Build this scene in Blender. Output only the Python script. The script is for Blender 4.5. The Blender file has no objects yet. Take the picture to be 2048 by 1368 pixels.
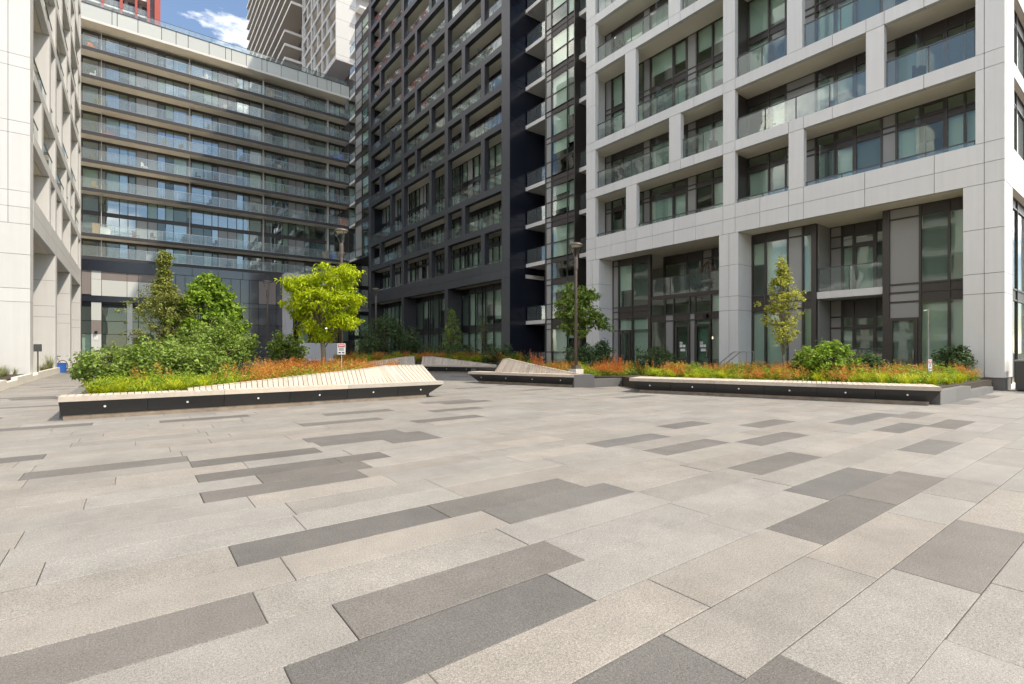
import bpy, math, random
import numpy as np
from mathutils import Vector, Matrix

# ---------------------------------------------------------------- camera, sky, sun
scene = bpy.context.scene
col = scene.collection
cam_d = bpy.data.cameras.new('camera')
cam = bpy.data.objects.new('camera', cam_d); col.objects.link(cam)
cam_d.sensor_width = 36.0
cam_d.lens = 36.0 * 1005 / 2048
cam_d.shift_y = 16 / 2048
cam_d.clip_end = 3000; cam_d.clip_start = 0.05
CAMH = 1.35
YAW = math.atan(.7532)
cam.location = (0, 0, CAMH)
cam.rotation_euler = (math.radians(90), 0, -YAW)
scene.camera = cam

EL = math.radians(56.5)
SUN = Vector((.6 * math.cos(EL), -.8 * math.cos(EL), math.sin(EL)))
world = bpy.data.worlds.new('World'); scene.world = world
world.use_nodes = True
nt = world.node_tree; nt.nodes.clear()
wo = nt.nodes.new('ShaderNodeOutputWorld'); bg = nt.nodes.new('ShaderNodeBackground')
sky = nt.nodes.new('ShaderNodeTexSky'); sky.sky_type = 'NISHITA'; sky.sun_disc = False
sky.sun_elevation = EL; sky.sun_rotation = math.atan2(.6, -.8)
sky.air_density = 1.0; sky.dust_density = 0.3; sky.ozone_density = 2.5
tc = nt.nodes.new('ShaderNodeTexCoord')
mp = nt.nodes.new('ShaderNodeMapping'); mp.inputs['Scale'].default_value = (1, 1, 2.6); mp.inputs['Location'].default_value = (-1.7617, -3.4915, 1.5093)
nz = nt.nodes.new('ShaderNodeTexNoise'); nz.inputs['Scale'].default_value = 2.6; nz.inputs['Detail'].default_value = 9; nz.inputs['Roughness'].default_value = .58
rp = nt.nodes.new('ShaderNodeValToRGB'); rp.color_ramp.elements[0].position = .485; rp.color_ramp.elements[1].position = .66
rp.color_ramp.elements[1].color = (.85, .85, .85, 1)
mx = nt.nodes.new('ShaderNodeMixRGB'); mx.inputs[2].default_value = (25, 24.4, 23.4, 1)
L = nt.links.new
L(tc.outputs['Generated'], mp.inputs[0]); L(mp.outputs[0], nz.inputs['Vector']); L(nz.outputs[0], rp.inputs[0])
L(rp.outputs[0], mx.inputs[0]); L(sky.outputs[0], mx.inputs[1]); L(mx.outputs[0], bg.inputs[0]); L(bg.outputs[0], wo.inputs[0])
bg.inputs[1].default_value = .10
sl = bpy.data.lights.new('sun', 'SUN'); sl.energy = 2.0; sl.angle = math.radians(.53); sl.color = (1, .95, .87)
so = bpy.data.objects.new('sun', sl); col.objects.link(so)
so.rotation_euler = (-SUN).to_track_quat('-Z', 'Y').to_euler()
so.location = (20, -30, 60)
scene.view_settings.view_transform = 'Standard'
scene.view_settings.look = 'None'
scene.view_settings.exposure = 1.26
scene.view_settings.gamma = 1
scene.view_settings.use_curve_mapping = False
scene.view_settings.use_white_balance = True
scene.view_settings.white_balance_temperature = 7200
scene.view_settings.white_balance_tint = 10
scene.render.engine = 'CYCLES'
scene.cycles.max_bounces = 8; scene.cycles.transparent_max_bounces = 14
scene.cycles.glossy_bounces = 4; scene.cycles.diffuse_bounces = 5
scene.cycles.caustics_reflective = False; scene.cycles.caustics_refractive = False
scene.cycles.use_denoising = True
R = random.Random(7)

# ---------------------------------------------------------------- materials
M = {}
def mat(name, color, rough=.6, metal=0, var=0, noise=0, nscale=4, bump=0, bscale=30, spec=.5, coat=0, tint=None, trans=0, streak=0):
    m = bpy.data.materials.new(name); m.use_nodes = True
    n = m.node_tree; p = n.nodes['Principled BSDF']; LK = n.links.new
    p.inputs['Roughness'].default_value = rough; p.inputs['Metallic'].default_value = metal
    p.inputs['Specular IOR Level'].default_value = spec
    p.inputs['Coat Weight'].default_value = coat
    p.inputs['Base Color'].default_value = (*color, 1)
    geo = n.nodes.new('ShaderNodeNewGeometry')
    cur = None
    def rgb(c):
        q = n.nodes.new('ShaderNodeRGB'); q.outputs[0].default_value = (*c, 1); return q.outputs[0]
    if var or noise or streak:
        cur = rgb(color)
        if tint:
            oi0 = n.nodes.new('ShaderNodeObjectInfo')
            ad0 = n.nodes.new('ShaderNodeMath'); ad0.operation = 'ADD'
            LK(oi0.outputs['Random'], ad0.inputs[0]); LK(geo.outputs['Random Per Island'], ad0.inputs[1])
            m7 = n.nodes.new('ShaderNodeMath'); m7.operation = 'MULTIPLY'; m7.inputs[1].default_value = 7.31
            fr0 = n.nodes.new('ShaderNodeMath'); fr0.operation = 'FRACT'
            LK(ad0.outputs[0], m7.inputs[0]); LK(m7.outputs[0], fr0.inputs[0])
            t = n.nodes.new('ShaderNodeMixRGB'); t.inputs[2].default_value = (*tint, 1)
            LK(fr0.outputs[0], t.inputs[0]); LK(cur, t.inputs[1]); cur = t.outputs[0]
        if var:
            oi = n.nodes.new('ShaderNodeObjectInfo')
            ad = n.nodes.new('ShaderNodeMath'); ad.operation = 'ADD'
            LK(oi.outputs['Random'], ad.inputs[0]); LK(geo.outputs['Random Per Island'], ad.inputs[1])
            fr = n.nodes.new('ShaderNodeMath'); fr.operation = 'FRACT'; LK(ad.outputs[0], fr.inputs[0])
            mr = n.nodes.new('ShaderNodeMapRange'); mr.inputs[3].default_value = 1 - var; mr.inputs[4].default_value = 1 + var
            LK(fr.outputs[0], mr.inputs[0])
            v = n.nodes.new('ShaderNodeVectorMath'); v.operation = 'SCALE'; LK(cur, v.inputs[0]); LK(mr.outputs[0], v.inputs['Scale']); cur = v.outputs[0]
        if noise:
            x = n.nodes.new('ShaderNodeTexNoise'); x.inputs['Scale'].default_value = nscale; x.inputs['Detail'].default_value = 6; x.inputs['Roughness'].default_value = .65
            LK(geo.outputs['Position'], x.inputs['Vector'])
            mr = n.nodes.new('ShaderNodeMapRange'); mr.inputs[1].default_value = .25; mr.inputs[2].default_value = .75
            mr.inputs[3].default_value = 1 - noise; mr.inputs[4].default_value = 1 + noise
            LK(x.outputs[0], mr.inputs[0])
            v = n.nodes.new('ShaderNodeVectorMath'); v.operation = 'SCALE'; LK(cur, v.inputs[0]); LK(mr.outputs[0], v.inputs['Scale']); cur = v.outputs[0]
        if streak:
            mpp = n.nodes.new('ShaderNodeMapping'); mpp.inputs['Scale'].default_value = (3, 3, .12)
            x = n.nodes.new('ShaderNodeTexNoise'); x.inputs['Scale'].default_value = 2; x.inputs['Detail'].default_value = 4
            LK(geo.outputs['Position'], mpp.inputs[0]); LK(mpp.outputs[0], x.inputs['Vector'])
            mr = n.nodes.new('ShaderNodeMapRange'); mr.inputs[1].default_value = .35; mr.inputs[2].default_value = .7
            mr.inputs[3].default_value = 1; mr.inputs[4].default_value = 1 - streak
            LK(x.outputs[0], mr.inputs[0])
            v = n.nodes.new('ShaderNodeVectorMath'); v.operation = 'SCALE'; LK(cur, v.inputs[0]); LK(mr.outputs[0], v.inputs['Scale']); cur = v.outputs[0]
        LK(cur, p.inputs['Base Color'])
    if bump:
        x = n.nodes.new('ShaderNodeTexNoise'); x.inputs['Scale'].default_value = bscale; x.inputs['Detail'].default_value = 4
        LK(geo.outputs['Position'], x.inputs['Vector'])
        b = n.nodes.new('ShaderNodeBump'); b.inputs['Strength'].default_value = bump; b.inputs['Distance'].default_value = .02
        LK(x.outputs[0], b.inputs['Height']); LK(b.outputs[0], p.inputs['Normal'])
    if trans:
        tr = n.nodes.new('ShaderNodeBsdfTranslucent'); ms = n.nodes.new('ShaderNodeMixShader'); ms.inputs[0].default_value = trans
        if cur is not None: LK(cur, tr.inputs[0])
        else: tr.inputs[0].default_value = (*color, 1)
        out = n.nodes['Material Output']
        LK(p.outputs[0], ms.inputs[1]); LK(tr.outputs[0], ms.inputs[2]); LK(ms.outputs[0], out.inputs[0])
    M[name] = m
    return m

def glass(name, tint, ior, rough=.01, wave=.03, wscale=1.1, dirt=0):
    m = bpy.data.materials.new(name); m.use_nodes = True
    n = m.node_tree; n.nodes.clear(); LK = n.links.new
    out = n.nodes.new('ShaderNodeOutputMaterial'); ms = n.nodes.new('ShaderNodeMixShader')
    tr = n.nodes.new('ShaderNodeBsdfTransparent'); tr.inputs[0].default_value = (*tint, 1)
    gl = n.nodes.new('ShaderNodeBsdfGlossy'); gl.inputs['Roughness'].default_value = rough; gl.inputs[0].default_value = (.95, .97, .97, 1)
    fr = n.nodes.new('ShaderNodeFresnel'); fr.inputs[0].default_value = ior
    geo = n.nodes.new('ShaderNodeNewGeometry'); oi = n.nodes.new('ShaderNodeObjectInfo')
    # a thin sheet mirrors the same from both of its faces
    im = n.nodes.new('ShaderNodeMapRange'); im.inputs[3].default_value = ior; im.inputs[4].default_value = 1 / ior
    LK(geo.outputs['Backfacing'], im.inputs[0]); LK(im.outputs[0], fr.inputs[0])
    ad = n.nodes.new('ShaderNodeVectorMath'); ad.operation = 'MULTIPLY_ADD'; ad.inputs[1].default_value = (40, 40, 40)
    LK(oi.outputs['Random'], ad.inputs[0]); LK(geo.outputs['Position'], ad.inputs[2])
    x = n.nodes.new('ShaderNodeTexNoise'); x.inputs['Scale'].default_value = wscale; x.inputs['Detail'].default_value = 1
    LK(ad.outputs[0], x.inputs['Vector'])
    b = n.nodes.new('ShaderNodeBump'); b.inputs['Strength'].default_value = 1; b.inputs['Distance'].default_value = wave
    LK(x.outputs[0], b.inputs['Height']); LK(b.outputs[0], gl.inputs['Normal'])
    LK(fr.outputs[0], ms.inputs[0]); LK(tr.outputs[0], ms.inputs[1]); LK(gl.outputs[0], ms.inputs[2])
    last = ms.outputs[0]
    if dirt:
        df = n.nodes.new('ShaderNodeBsdfDiffuse'); df.inputs[0].default_value = (.8, .85, .85, 1)
        m2 = n.nodes.new('ShaderNodeMixShader'); m2.inputs[0].default_value = dirt
        LK(last, m2.inputs[1]); LK(df.outputs[0], m2.inputs[2]); last = m2.outputs[0]
    LK(last, out.inputs[0]); M[name] = m

mat('white_panel', (.72, .71, .69), .45, var=.028, noise=.025, nscale=1.5, streak=.05)
mat('joint', (.16, .15, .14), .9)
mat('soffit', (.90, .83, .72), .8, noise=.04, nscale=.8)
mat('dark_panel', (.050, .050, .056), .36, var=.06, noise=.05, nscale=2)
mat('navy_panel', (.016, .018, .028), .2, var=.06)
mat('bronze', (.055, .046, .041), .4)
mat('grey_panel', (.30, .30, .29), .22, var=.08)
mat('black_frame', (.012, .012, .014), .4)
mat('blind', (.80, .83, .78), .8, var=.14)
mat('curtain', (.34, .35, .34), .85, var=.4)
mat('interior', (.5, .48, .44), .9)
mat('slate_glass', (.075, .08, .09), .07, var=.12, spec=.9)
mat('brown_panel', (.26, .22, .20), .35, var=.06, streak=.12)
mat('pale_panel', (.62, .63, .60), .25, var=.05)
mat('concrete_grey', (.42, .41, .42), .6, noise=.06)
mat('portal_grey', (.66, .64, .66), .5, noise=.04)
mat('parapet_panel', (.60, .62, .58), .2, var=.05, spec=.7)
mat('tower_soffit', (.42, .37, .31), .8)
mat('tower_shaded_white', (.50, .50, .49), .5, noise=.03)  # white cladding greyed: shade on the tower put into its base colour
mat('slab_edge', (.75, .73, .70), .6, noise=.05)
mat('dark_edge', (.05, .047, .05), .5)
mat('red_paint', (.42, .07, .05), .5, var=.05)
mat('steel', (.5, .5, .5), .3, metal=1)
mat('steel_dark', (.10, .10, .10), .4, metal=.6)
mat('lamp_paint', (.125, .095, .08), .45)
mat('lens', (.8, .78, .7), .3)
mat('granite_black', (.028, .027, .027), .35, noise=.5, nscale=70, var=.15, spec=.6)
mat('granite_kerb', (.17, .165, .16), .55, noise=.35, nscale=60, var=.1)
mat('granite_base', (.38, .375, .36), .6, noise=.25, nscale=60)
mat('wood', (.52, .47, .40), .75, var=.13, noise=.14, nscale=9, tint=(.56, .46, .37))
mat('wood_dark', (.27, .215, .16), .8, noise=.4, nscale=5)
mat('pink_stone', (.5, .38, .32), .85, noise=.25, nscale=12, bump=.4)
mat('pale_stone', (.68, .65, .58), .8, noise=.1, nscale=3)
mat('soil', (.06, .045, .03), .95, noise=.4, nscale=9, bump=.6)
mat('mortar', (.20, .15, .10), .95, noise=.75, nscale=.8)
mat('asphalt', (.06, .06, .06), .9, noise=.2)
mat('bark', (.16, .12, .085), .9, noise=.4, nscale=25, bump=.5)
mat('bark_pale', (.24, .20, .15), .9, noise=.3, nscale=25)
mat('blue_plastic', (.03, .14, .5), .35)
mat('sign_white', (.8, .8, .8), .4)
mat('sign_red', (.6, .04, .05), .4)
mat('sign_black', (.03, .03, .03), .5)
mat('pole_grey', (.22, .22, .22), .5)
mat('tyre', (.02, .02, .02), .7)
mat('orange_plastic', (.7, .2, .04), .5)
mat('terracotta', (.45, .16, .08), .8)
mat('rattan', (.16, .10, .06), .8)
mat('cushion', (.55, .5, .42), .9)
mat('cardboard', (.5, .34, .18), .9)
glass('pane_glass', (.80, .87, .83), 1.6, wave=.004, wscale=.9)
glass('pane_blue', (.70, .79, .80), 2.5, wave=.003, wscale=.7)
glass('rail_glass', (.84, .90, .88), 1.75, wave=.006, wscale=1.3, dirt=.04)
glass('rail_pale', (.88, .93, .93), 1.5, wave=.004, dirt=.10)

def granite(name, base, tint, var):
    m = mat(name, base, .72, var=var, tint=tint, spec=.3)
    n = m.node_tree; LK = n.links.new; p = n.nodes['Principled BSDF']
    src = p.inputs['Base Color'].links[0].from_socket
    geo = n.nodes.new('ShaderNodeNewGeometry')
    for sc, lo, hi in ((85, .74, 1.24), (210, .55, 1.45), (520, .7, 1.3), (1.1, .88, 1.10), (5, .95, 1.05)):
        x = n.nodes.new('ShaderNodeTexNoise'); x.inputs['Scale'].default_value = sc; x.inputs['Detail'].default_value = 3; x.inputs['Roughness'].default_value = .7
        LK(geo.outputs['Position'], x.inputs['Vector'])
        mr = n.nodes.new('ShaderNodeMapRange'); mr.inputs[1].default_value = .32; mr.inputs[2].default_value = .68; mr.inputs[3].default_value = lo; mr.inputs[4].default_value = hi
        LK(x.outputs[0], mr.inputs[0])
        v = n.nodes.new('ShaderNodeVectorMath'); v.operation = 'SCALE'; LK(src, v.inputs[0]); LK(mr.outputs[0], v.inputs['Scale']); src = v.outputs[0]
    # rust-coloured mineral stains
    x = n.nodes.new('ShaderNodeTexNoise'); x.inputs['Scale'].default_value = .9; x.inputs['Detail'].default_value = 7; x.inputs['Roughness'].default_value = .7
    LK(geo.outputs['Position'], x.inputs['Vector'])
    mr = n.nodes.new('ShaderNodeMapRange'); mr.inputs[1].default_value = .62; mr.inputs[2].default_value = .82; mr.inputs[3].default_value = 0; mr.inputs[4].default_value = .55
    LK(x.outputs[0], mr.inputs[0])
    t = n.nodes.new('ShaderNodeMixRGB'); t.inputs[2].default_value = (base[0] * 1.02, base[1] * .80, base[2] * .58, 1)
    LK(mr.outputs[0], t.inputs[0]); LK(src, t.inputs[1]); LK(t.outputs[0], p.inputs['Base Color'])
    # dark gum spots and specks
    vo = n.nodes.new('ShaderNodeTexVoronoi'); vo.inputs['Scale'].default_value = 1.15; LK(geo.outputs['Position'], vo.inputs['Vector'])
    mr = n.nodes.new('ShaderNodeMapRange'); mr.inputs[1].default_value = .012; mr.inputs[2].default_value = .022; mr.inputs[3].default_value = .55; mr.inputs[4].default_value = 1
    LK(vo.outputs['Distance'], mr.inputs[0]); v = n.nodes.new('ShaderNodeVectorMath'); v.operation = 'SCALE'
    LK(t.outputs[0], v.inputs[0]); LK(mr.outputs[0], v.inputs['Scale']); LK(v.outputs[0], p.inputs['Base Color'])
    x = n.nodes.new('ShaderNodeTexNoise'); x.inputs['Scale'].default_value = 160; x.inputs['Detail'].default_value = 2
    LK(geo.outputs['Position'], x.inputs['Vector'])
    b = n.nodes.new('ShaderNodeBump'); b.inputs['Strength'].default_value = .1; b.inputs['Distance'].default_value = .003
    LK(x.outputs[0], b.inputs['Height']); LK(b.outputs[0], p.inputs['Normal'])
granite('granite_light', (.250, .241, .226), (.266, .245, .219), .08)
granite('granite_dark', (.138, .134, .128), (.155, .144, .132), .12)

def leafmat(name, c, tint, var=.35, trans=.35, rough=.5):
    mat(name, c, rough, var=var, tint=tint, trans=trans, spec=.35)
leafmat('leaf_mid', (.16, .26, .04), (.28, .37, .075))
leafmat('leaf_olive', (.20, .24, .05), (.34, .35, .08))
leafmat('leaf_bright', (.16, .29, .025), (.28, .40, .04))
leafmat('leaf_lime', (.40, .52, .014), (.56, .63, .02))
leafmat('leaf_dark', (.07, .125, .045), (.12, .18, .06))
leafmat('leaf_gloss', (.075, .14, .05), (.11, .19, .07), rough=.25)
leafmat('leaf_yellow', (.36, .41, .06), (.50, .48, .10))
leafmat('grass_lime', (.41, .50, .02), (.64, .62, .04), .35)
leafmat('grass_green', (.14, .24, .03), (.22, .30, .05), .3)
leafmat('plume_orange', (.60, .22, .045), (.74, .38, .09), .3)
leafmat('plume_red', (.48, .11, .025), (.62, .22, .045), .3)
leafmat('fern_green', (.15, .29, .025), (.33, .43, .04), .35)
leafmat('grass_dry', (.22, .26, .10), (.36, .36, .18), .3)

# ---------------------------------------------------------------- helpers
ORG = {}
def put(o, parent=None):
    col.objects.link(o)
    if parent is not None:
        o.parent = parent
    return o
def empty(name, loc, rz=0):
    o = bpy.data.objects.new(name, None); o.empty_display_size = .2
    o.location = loc; o.rotation_euler = (0, 0, rz); col.objects.link(o)
    ORG[o.name] = Vector(loc) if rz == 0 else Vector((0, 0, 0))
    return o
def org(o):
    if o is None: return Vector((0, 0, 0))
    return ORG.get(o.name, Vector((0, 0, 0)))
def tag(o, label, cat, group=None):
    o['label'] = label; o['category'] = cat
    if group: o['group'] = group
    return o
FB = [(0, 3, 2, 1), (4, 5, 6, 7), (0, 1, 5, 4), (1, 2, 6, 5), (2, 3, 7, 6), (3, 0, 4, 7)]
class MB:
    def __init__(s): s.v = []; s.f = []
    def hexa(s, p):
        b = len(s.v); s.v += [tuple(q) for q in p]; s.f += [tuple(b + i for i in f) for f in FB]
    def box(s, lo, hi):
        (a, b, c), (d, e, f) = lo, hi
        s.hexa([(a, b, c), (d, b, c), (d, e, c), (a, e, c), (a, b, f), (d, b, f), (d, e, f), (a, e, f)])
    def tube(s, pts, rad, n=8, cap=True):
        pts = [Vector(p) for p in pts]; b = len(s.v)
        for i, p in enumerate(pts):
            d = (pts[min(i + 1, len(pts) - 1)] - pts[max(i - 1, 0)]).normalized()
            u = d.cross(Vector((0, 0, 1)) if abs(d.z) < .95 else Vector((1, 0, 0))).normalized(); w = d.cross(u)
            r = rad[i] if isinstance(rad, (list, tuple)) else rad
            for k in range(n):
                a = 2 * math.pi * k / n; s.v.append(tuple(p + u * (r * math.cos(a)) + w * (r * math.sin(a))))
        for i in range(len(pts) - 1):
            for k in range(n):
                s.f.append((b + i * n + k, b + i * n + (k + 1) % n, b + (i + 1) * n + (k + 1) % n, b + (i + 1) * n + k))
        if cap:
            s.f.append(tuple(b + k for k in reversed(range(n)))); e = b + (len(pts) - 1) * n
            s.f.append(tuple(e + k for k in range(n)))
    def lathe(s, c, prof, n=20):
        b = len(s.v); c = Vector(c)
        for r, z in prof:
            for k in range(n):
                a = 2 * math.pi * k / n; s.v.append((c.x + r * math.cos(a), c.y + r * math.sin(a), c.z + z))
        for i in range(len(prof) - 1):
            for k in range(n):
                s.f.append((b + i * n + k, b + i * n + (k + 1) % n, b + (i + 1) * n + (k + 1) % n, b + (i + 1) * n + k))
        s.f.append(tuple(b + k for k in reversed(range(n)))); e = b + (len(prof) - 1) * n
        s.f.append(tuple(e + k for k in range(n)))
    def torus(s, c, R0, r, ax=0, n=28, m=6):
        b = len(s.v)
        for i in range(n):
            a = 2 * math.pi * i / n
            for j in range(m):
                q = 2 * math.pi * j / m; rr = R0 + r * math.cos(q); h = r * math.sin(q)
                p = [h, rr * math.cos(a), rr * math.sin(a)] if ax == 0 else ([rr * math.cos(a), h, rr * math.sin(a)] if ax == 1 else [rr * math.cos(a), rr * math.sin(a), h])
                s.v.append((c[0] + p[0], c[1] + p[1], c[2] + p[2]))
        for i in range(n):
            for j in range(m):
                s.f.append((b + i * m + j, b + ((i + 1) % n) * m + j, b + ((i + 1) % n) * m + (j + 1) % m, b + i * m + (j + 1) % m))
    def build(s, name, m, parent=None, smooth=False, local=False):
        me = bpy.data.meshes.new(name)
        o0 = Vector((0, 0, 0)) if local else org(parent)
        me.from_pydata([(x - o0.x, y - o0.y, z - o0.z) for x, y, z in s.v], [], s.f)
        me.materials.append(M[m])
        if smooth: me.polygons.foreach_set('use_smooth', [True] * len(me.polygons))
        o = bpy.data.objects.new(name, me); put(o, parent)
        ORG[o.name] = o0
        return o
UC = {}
def unit(name, lo, hi, m, parent=None, local=False, rot=None):
    """a box piece: alike pieces share one mesh"""
    if m not in UC:
        me = bpy.data.meshes.new('piece'); h = .5
        me.from_pydata([(-h, -h, -h), (h, -h, -h), (h, h, -h), (-h, h, -h), (-h, -h, h), (h, -h, h), (h, h, h), (-h, h, h)], [], FB)
        me.materials.append(M[m]); UC[m] = me
    o = bpy.data.objects.new(name, UC[m])
    o0 = Vector((0, 0, 0)) if local else org(parent)
    o.location = [(lo[i] + hi[i]) / 2 - o0[i] for i in range(3)]
    o.scale = [max(abs(hi[i] - lo[i]), .001) for i in range(3)]
    if rot: o.rotation_euler = rot
    return put(o, parent)
class Wall:
    """facade coordinates: s along the wall, n outwards, z up"""
    def __init__(s, kind, base): s.k = kind; s.b = base
    def lohi(s, s0, s1, n0, n1, z0, z1):
        if s.k == 'R': p = (s.b - n0, s0, z0), (s.b - n1, s1, z1)
        elif s.k == 'L': p = (s.b + n0, s0, z0), (s.b + n1, s1, z1)
        else: p = (s0, s.b - n0, z0), (s1, s.b - n1, z1)
        return tuple(min(p[0][i], p[1][i]) for i in range(3)), tuple(max(p[0][i], p[1][i]) for i in range(3))
    def unit(s, name, m, parent, *a): return unit(name, *s.lohi(*a), m, parent)
    def box(s, mb, *a): mb.box(*s.lohi(*a))

def window_wall(W, root, s0, s1, n, z0, z1, cells, rows, rng, frame='bronze', pane='pane_glass', blinds=.8, name='window_wall', mw=.035, curtain='blind', fuse=False):
    """cells: list of (start, kind) kind g glass, p opaque panel, d door, w wall; rows: list of (z top, kind or None to follow the cell)"""
    cells = [c for c in cells if s0 + .12 < c[0] < s1 - .12]
    first = 'g'
    allc = [(s0, first)] + cells
    f = MB()
    edges = [c[0] for c in allc] + [s1]
    for i, e in enumerate(edges):
        w = mw * (1.0 if 0 < i < len(edges) - 1 else 1.4)
        W.box(f, e - w, e + w, n - .05, n + .06, z0, z1)
    zs = [z0] + [r[0] for r in rows]
    for i, z in enumerate(zs):
        W.box(f, s0, s1, n - .045, n + .05, z - .03, z + .03)
    if fuse:      # far away: the dark spandrel strips are too thin to tell from the frame
        for j, (zt, rk) in enumerate(rows):
            if rk == 's': W.box(f, s0, s1, n - .012, n + .012, zs[j], zt)
    root_f = f.build(name, frame, root)
    for i in range(len(allc)):
        a, k = allc[i]; b = edges[i + 1]
        if b - a < .1: continue
        for j, (zt, rk) in enumerate(rows):
            za = zs[j]; kind = rk or k
            if kind == 's' and k == 'p': kind = 'p'
            A = (a + mw, b - mw, n - .012, n + .012, za + .03, zt - .03)
            if rk == 's' and fuse: continue
            if kind == 'p': W.unit('panel', 'grey_panel', root_f, *A)
            elif kind == 's': W.unit('spandrel', frame, root_f, *A)
            elif kind == 'd':
                d = MB(); w = .07
                W.box(d, a + mw, a + mw + w, n - .03, n + .03, za, zt - .03); W.box(d, b - mw - w, b - mw, n - .03, n + .03, za, zt - .03)
                W.box(d, a + mw + w, b - mw - w, n - .03, n + .03, zt - .03 - w, zt - .03); W.box(d, a + mw + w, b - mw - w, n - .03, n + .03, za, za + .12)
                d.build('door_frame', 'black_frame' if frame == 'black_frame' else frame, root_f)
                W.unit('pane', pane if isinstance(pane, str) else pane[-1], root_f, a + mw + w, b - mw - w, n - .012, n + .012, za + .12, zt - .03 - w)
            else: W.unit('pane', pane if isinstance(pane, str) else rng.choice(pane), root_f, *A)
            if kind in 'gd' and rng.random() < blinds and zt - za > .5:
                q = rng.choice([1, 1, 1, .85, .6, .4])
                W.unit('blind', curtain if rng.random() < .75 else 'curtain', root_f, a + mw, b - mw, n - .16, n - .14, zt - (zt - za) * q, zt - .02)
    return root_f

def railing(W, root, s0, s1, n, z0, h, panel=1.4, gm='rail_glass', rm='steel_dark', name='railing'):
    f = MB()
    W.box(f, s0, s1, n - .025, n + .025, z0 + h - .04, z0 + h)
    W.box(f, s0, s1, n - .015, n + .015, z0 + .005, z0 + .03)
    k = max(1, round((s1 - s0) / panel)); w = (s1 - s0) / k
    for i in range(k + 1):
        x = min(max(s0 + i * w, s0 + .03), s1 - .03)
        W.box(f, x - .014, x + .014, n - .05, n - .012, z0, z0 + h - .04)
    o = f.build(name, rm, root)
    for i in range(k):
        W.unit('glass_panel', gm, o, s0 + i * w + .03, s0 + (i + 1) * w - .03, n - .006, n + .006, z0 + .035, z0 + h - .042)
    return o

def panels(W, root, s0, s1, n0, n1, z0, z1, breaks, m='white_panel', name='cladding_panel', gap=.009):
    e = [s0] + [b for b in sorted(breaks) if s0 + .1 < b < s1 - .1] + [s1]
    for a, b in zip(e, e[1:]):
        W.unit(name, m, root, a + gap, b - gap, n0, n1, z0 + gap, z1 - gap)
def vpanels(W, root, s0, s1, n0, n1, zb, m='white_panel', breaks=(), name='cladding_panel', gap=.009):
    for za, zz in zip(zb, zb[1:]): panels(W, root, s0, s1, n0, n1, za, zz, breaks, m, name, gap)

# ---------------------------------------------------------------- ground and paving
g = MB(); g.box((-300, -300, -.5), (300, 400, -.07)); gr = g.build('ground', 'asphalt'); gr['kind'] = 'structure'
g = MB(); g.box((-14, -6, -.069), (34, 74, -.012)); pav = g.build('plaza_paving', 'mortar'); pav['kind'] = 'structure'
ROW = .41
DARK = {  # course index (top edge = 3.94 + .41 k): dark slabs, start and end along the course
    0: [(.52, 2.04), (2.04, 3.56), (7.06, 8.58), (10.3, 12.8)], -1: [(2.34, 3.82), (12.2, 13.7)], -2: [(-.97, .53), (5.43, 6.95), (9.9, 11.4)],
    -3: [(.84, 2.32), (11.15, 12.7)], -4: [(.51, 1.99), (5.0, 6.58), (8.25, 9.63)], -5: [(3.82, 5.31), (5.31, 6.83)], -6: [(.5, 2.01)],
    -7: [(.79, 2.29), (3.75, 5.24)], 1: [(5.46, 6.96)], 2: [(8.65, 10.0)], 3: [(5.2, 6.7)], 4: [(.5, 2.0), (7.4, 8.5)], 5: [(1.05, 2.2)],
    6: [(.53, 2.0), (2.0, 2.6)], 8: [(.54, 2.0), (3.0, 3.8)], 9: [(-.95, .54), (2.1, 3.8)], 10: [(2.05, 3.55)], 12: [(-2.4, -.9), (4.2, 5.7)],
    14: [(2.4, 3.9)], 15: [(-5, -3.5), (5.2, 6.5)], 18: [(6.2, 7.6)], 20: [(-2, -.6)]}
CS, SN = math.cos(YAW), math.sin(YAW)
def project(x, y, z):
    d = x * SN + y * CS; a = x * CS - y * SN
    return (1024 + 1005 * a / d, 700 - 1005 * (z - CAMH) / d, d) if d > .1 else (0, 0, -1)
slabs = []
for k in range(-16, 168):
    y1 = 3.94 + ROW * k; y0 = y1 - ROW
    dk = DARK.get(k, [])
    x = -14 + R.random() * 1.5; xe = 34
    stops = sorted(dk); i = 0
    def fill(a, b):
        if b - a < .05: return
        c = max(1, round((b - a) / 1.5)); 
        q = [a]
        for t in range(1, c): q.append(a + (b - a) * t / c + R.uniform(-.12, .12))
        q.append(b)
        for u, v in zip(q, q[1:]): slabs.append((u, v, y0, y1, False))
    for (a, b) in stops:
        fill(x, a); slabs.append((a, b, y0, y1, True)); x = b
    q = x
    while q < xe:
        w = R.choice([1.5, 1.5, 1.2, .95]); p = R.random()
        slabs.append((q, min(q + w, xe), y0, y1, (k > 9 or q > 13) and p < .06)); q += w
def seen(s):
    px, py, d = project((s[0] + s[1]) / 2, (s[2] + s[3]) / 2, 0)
    return d > .3 and -150 < px < 2200 and py < 1480
vis = [s for s in slabs if seen(s)]
vis.sort(key=lambda s: ((s[0] + s[1]) / 2) ** 2 + ((s[2] + s[3]) / 2) ** 2)
near = set(vis[:298])
far = {False: MB(), True: MB()}
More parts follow.
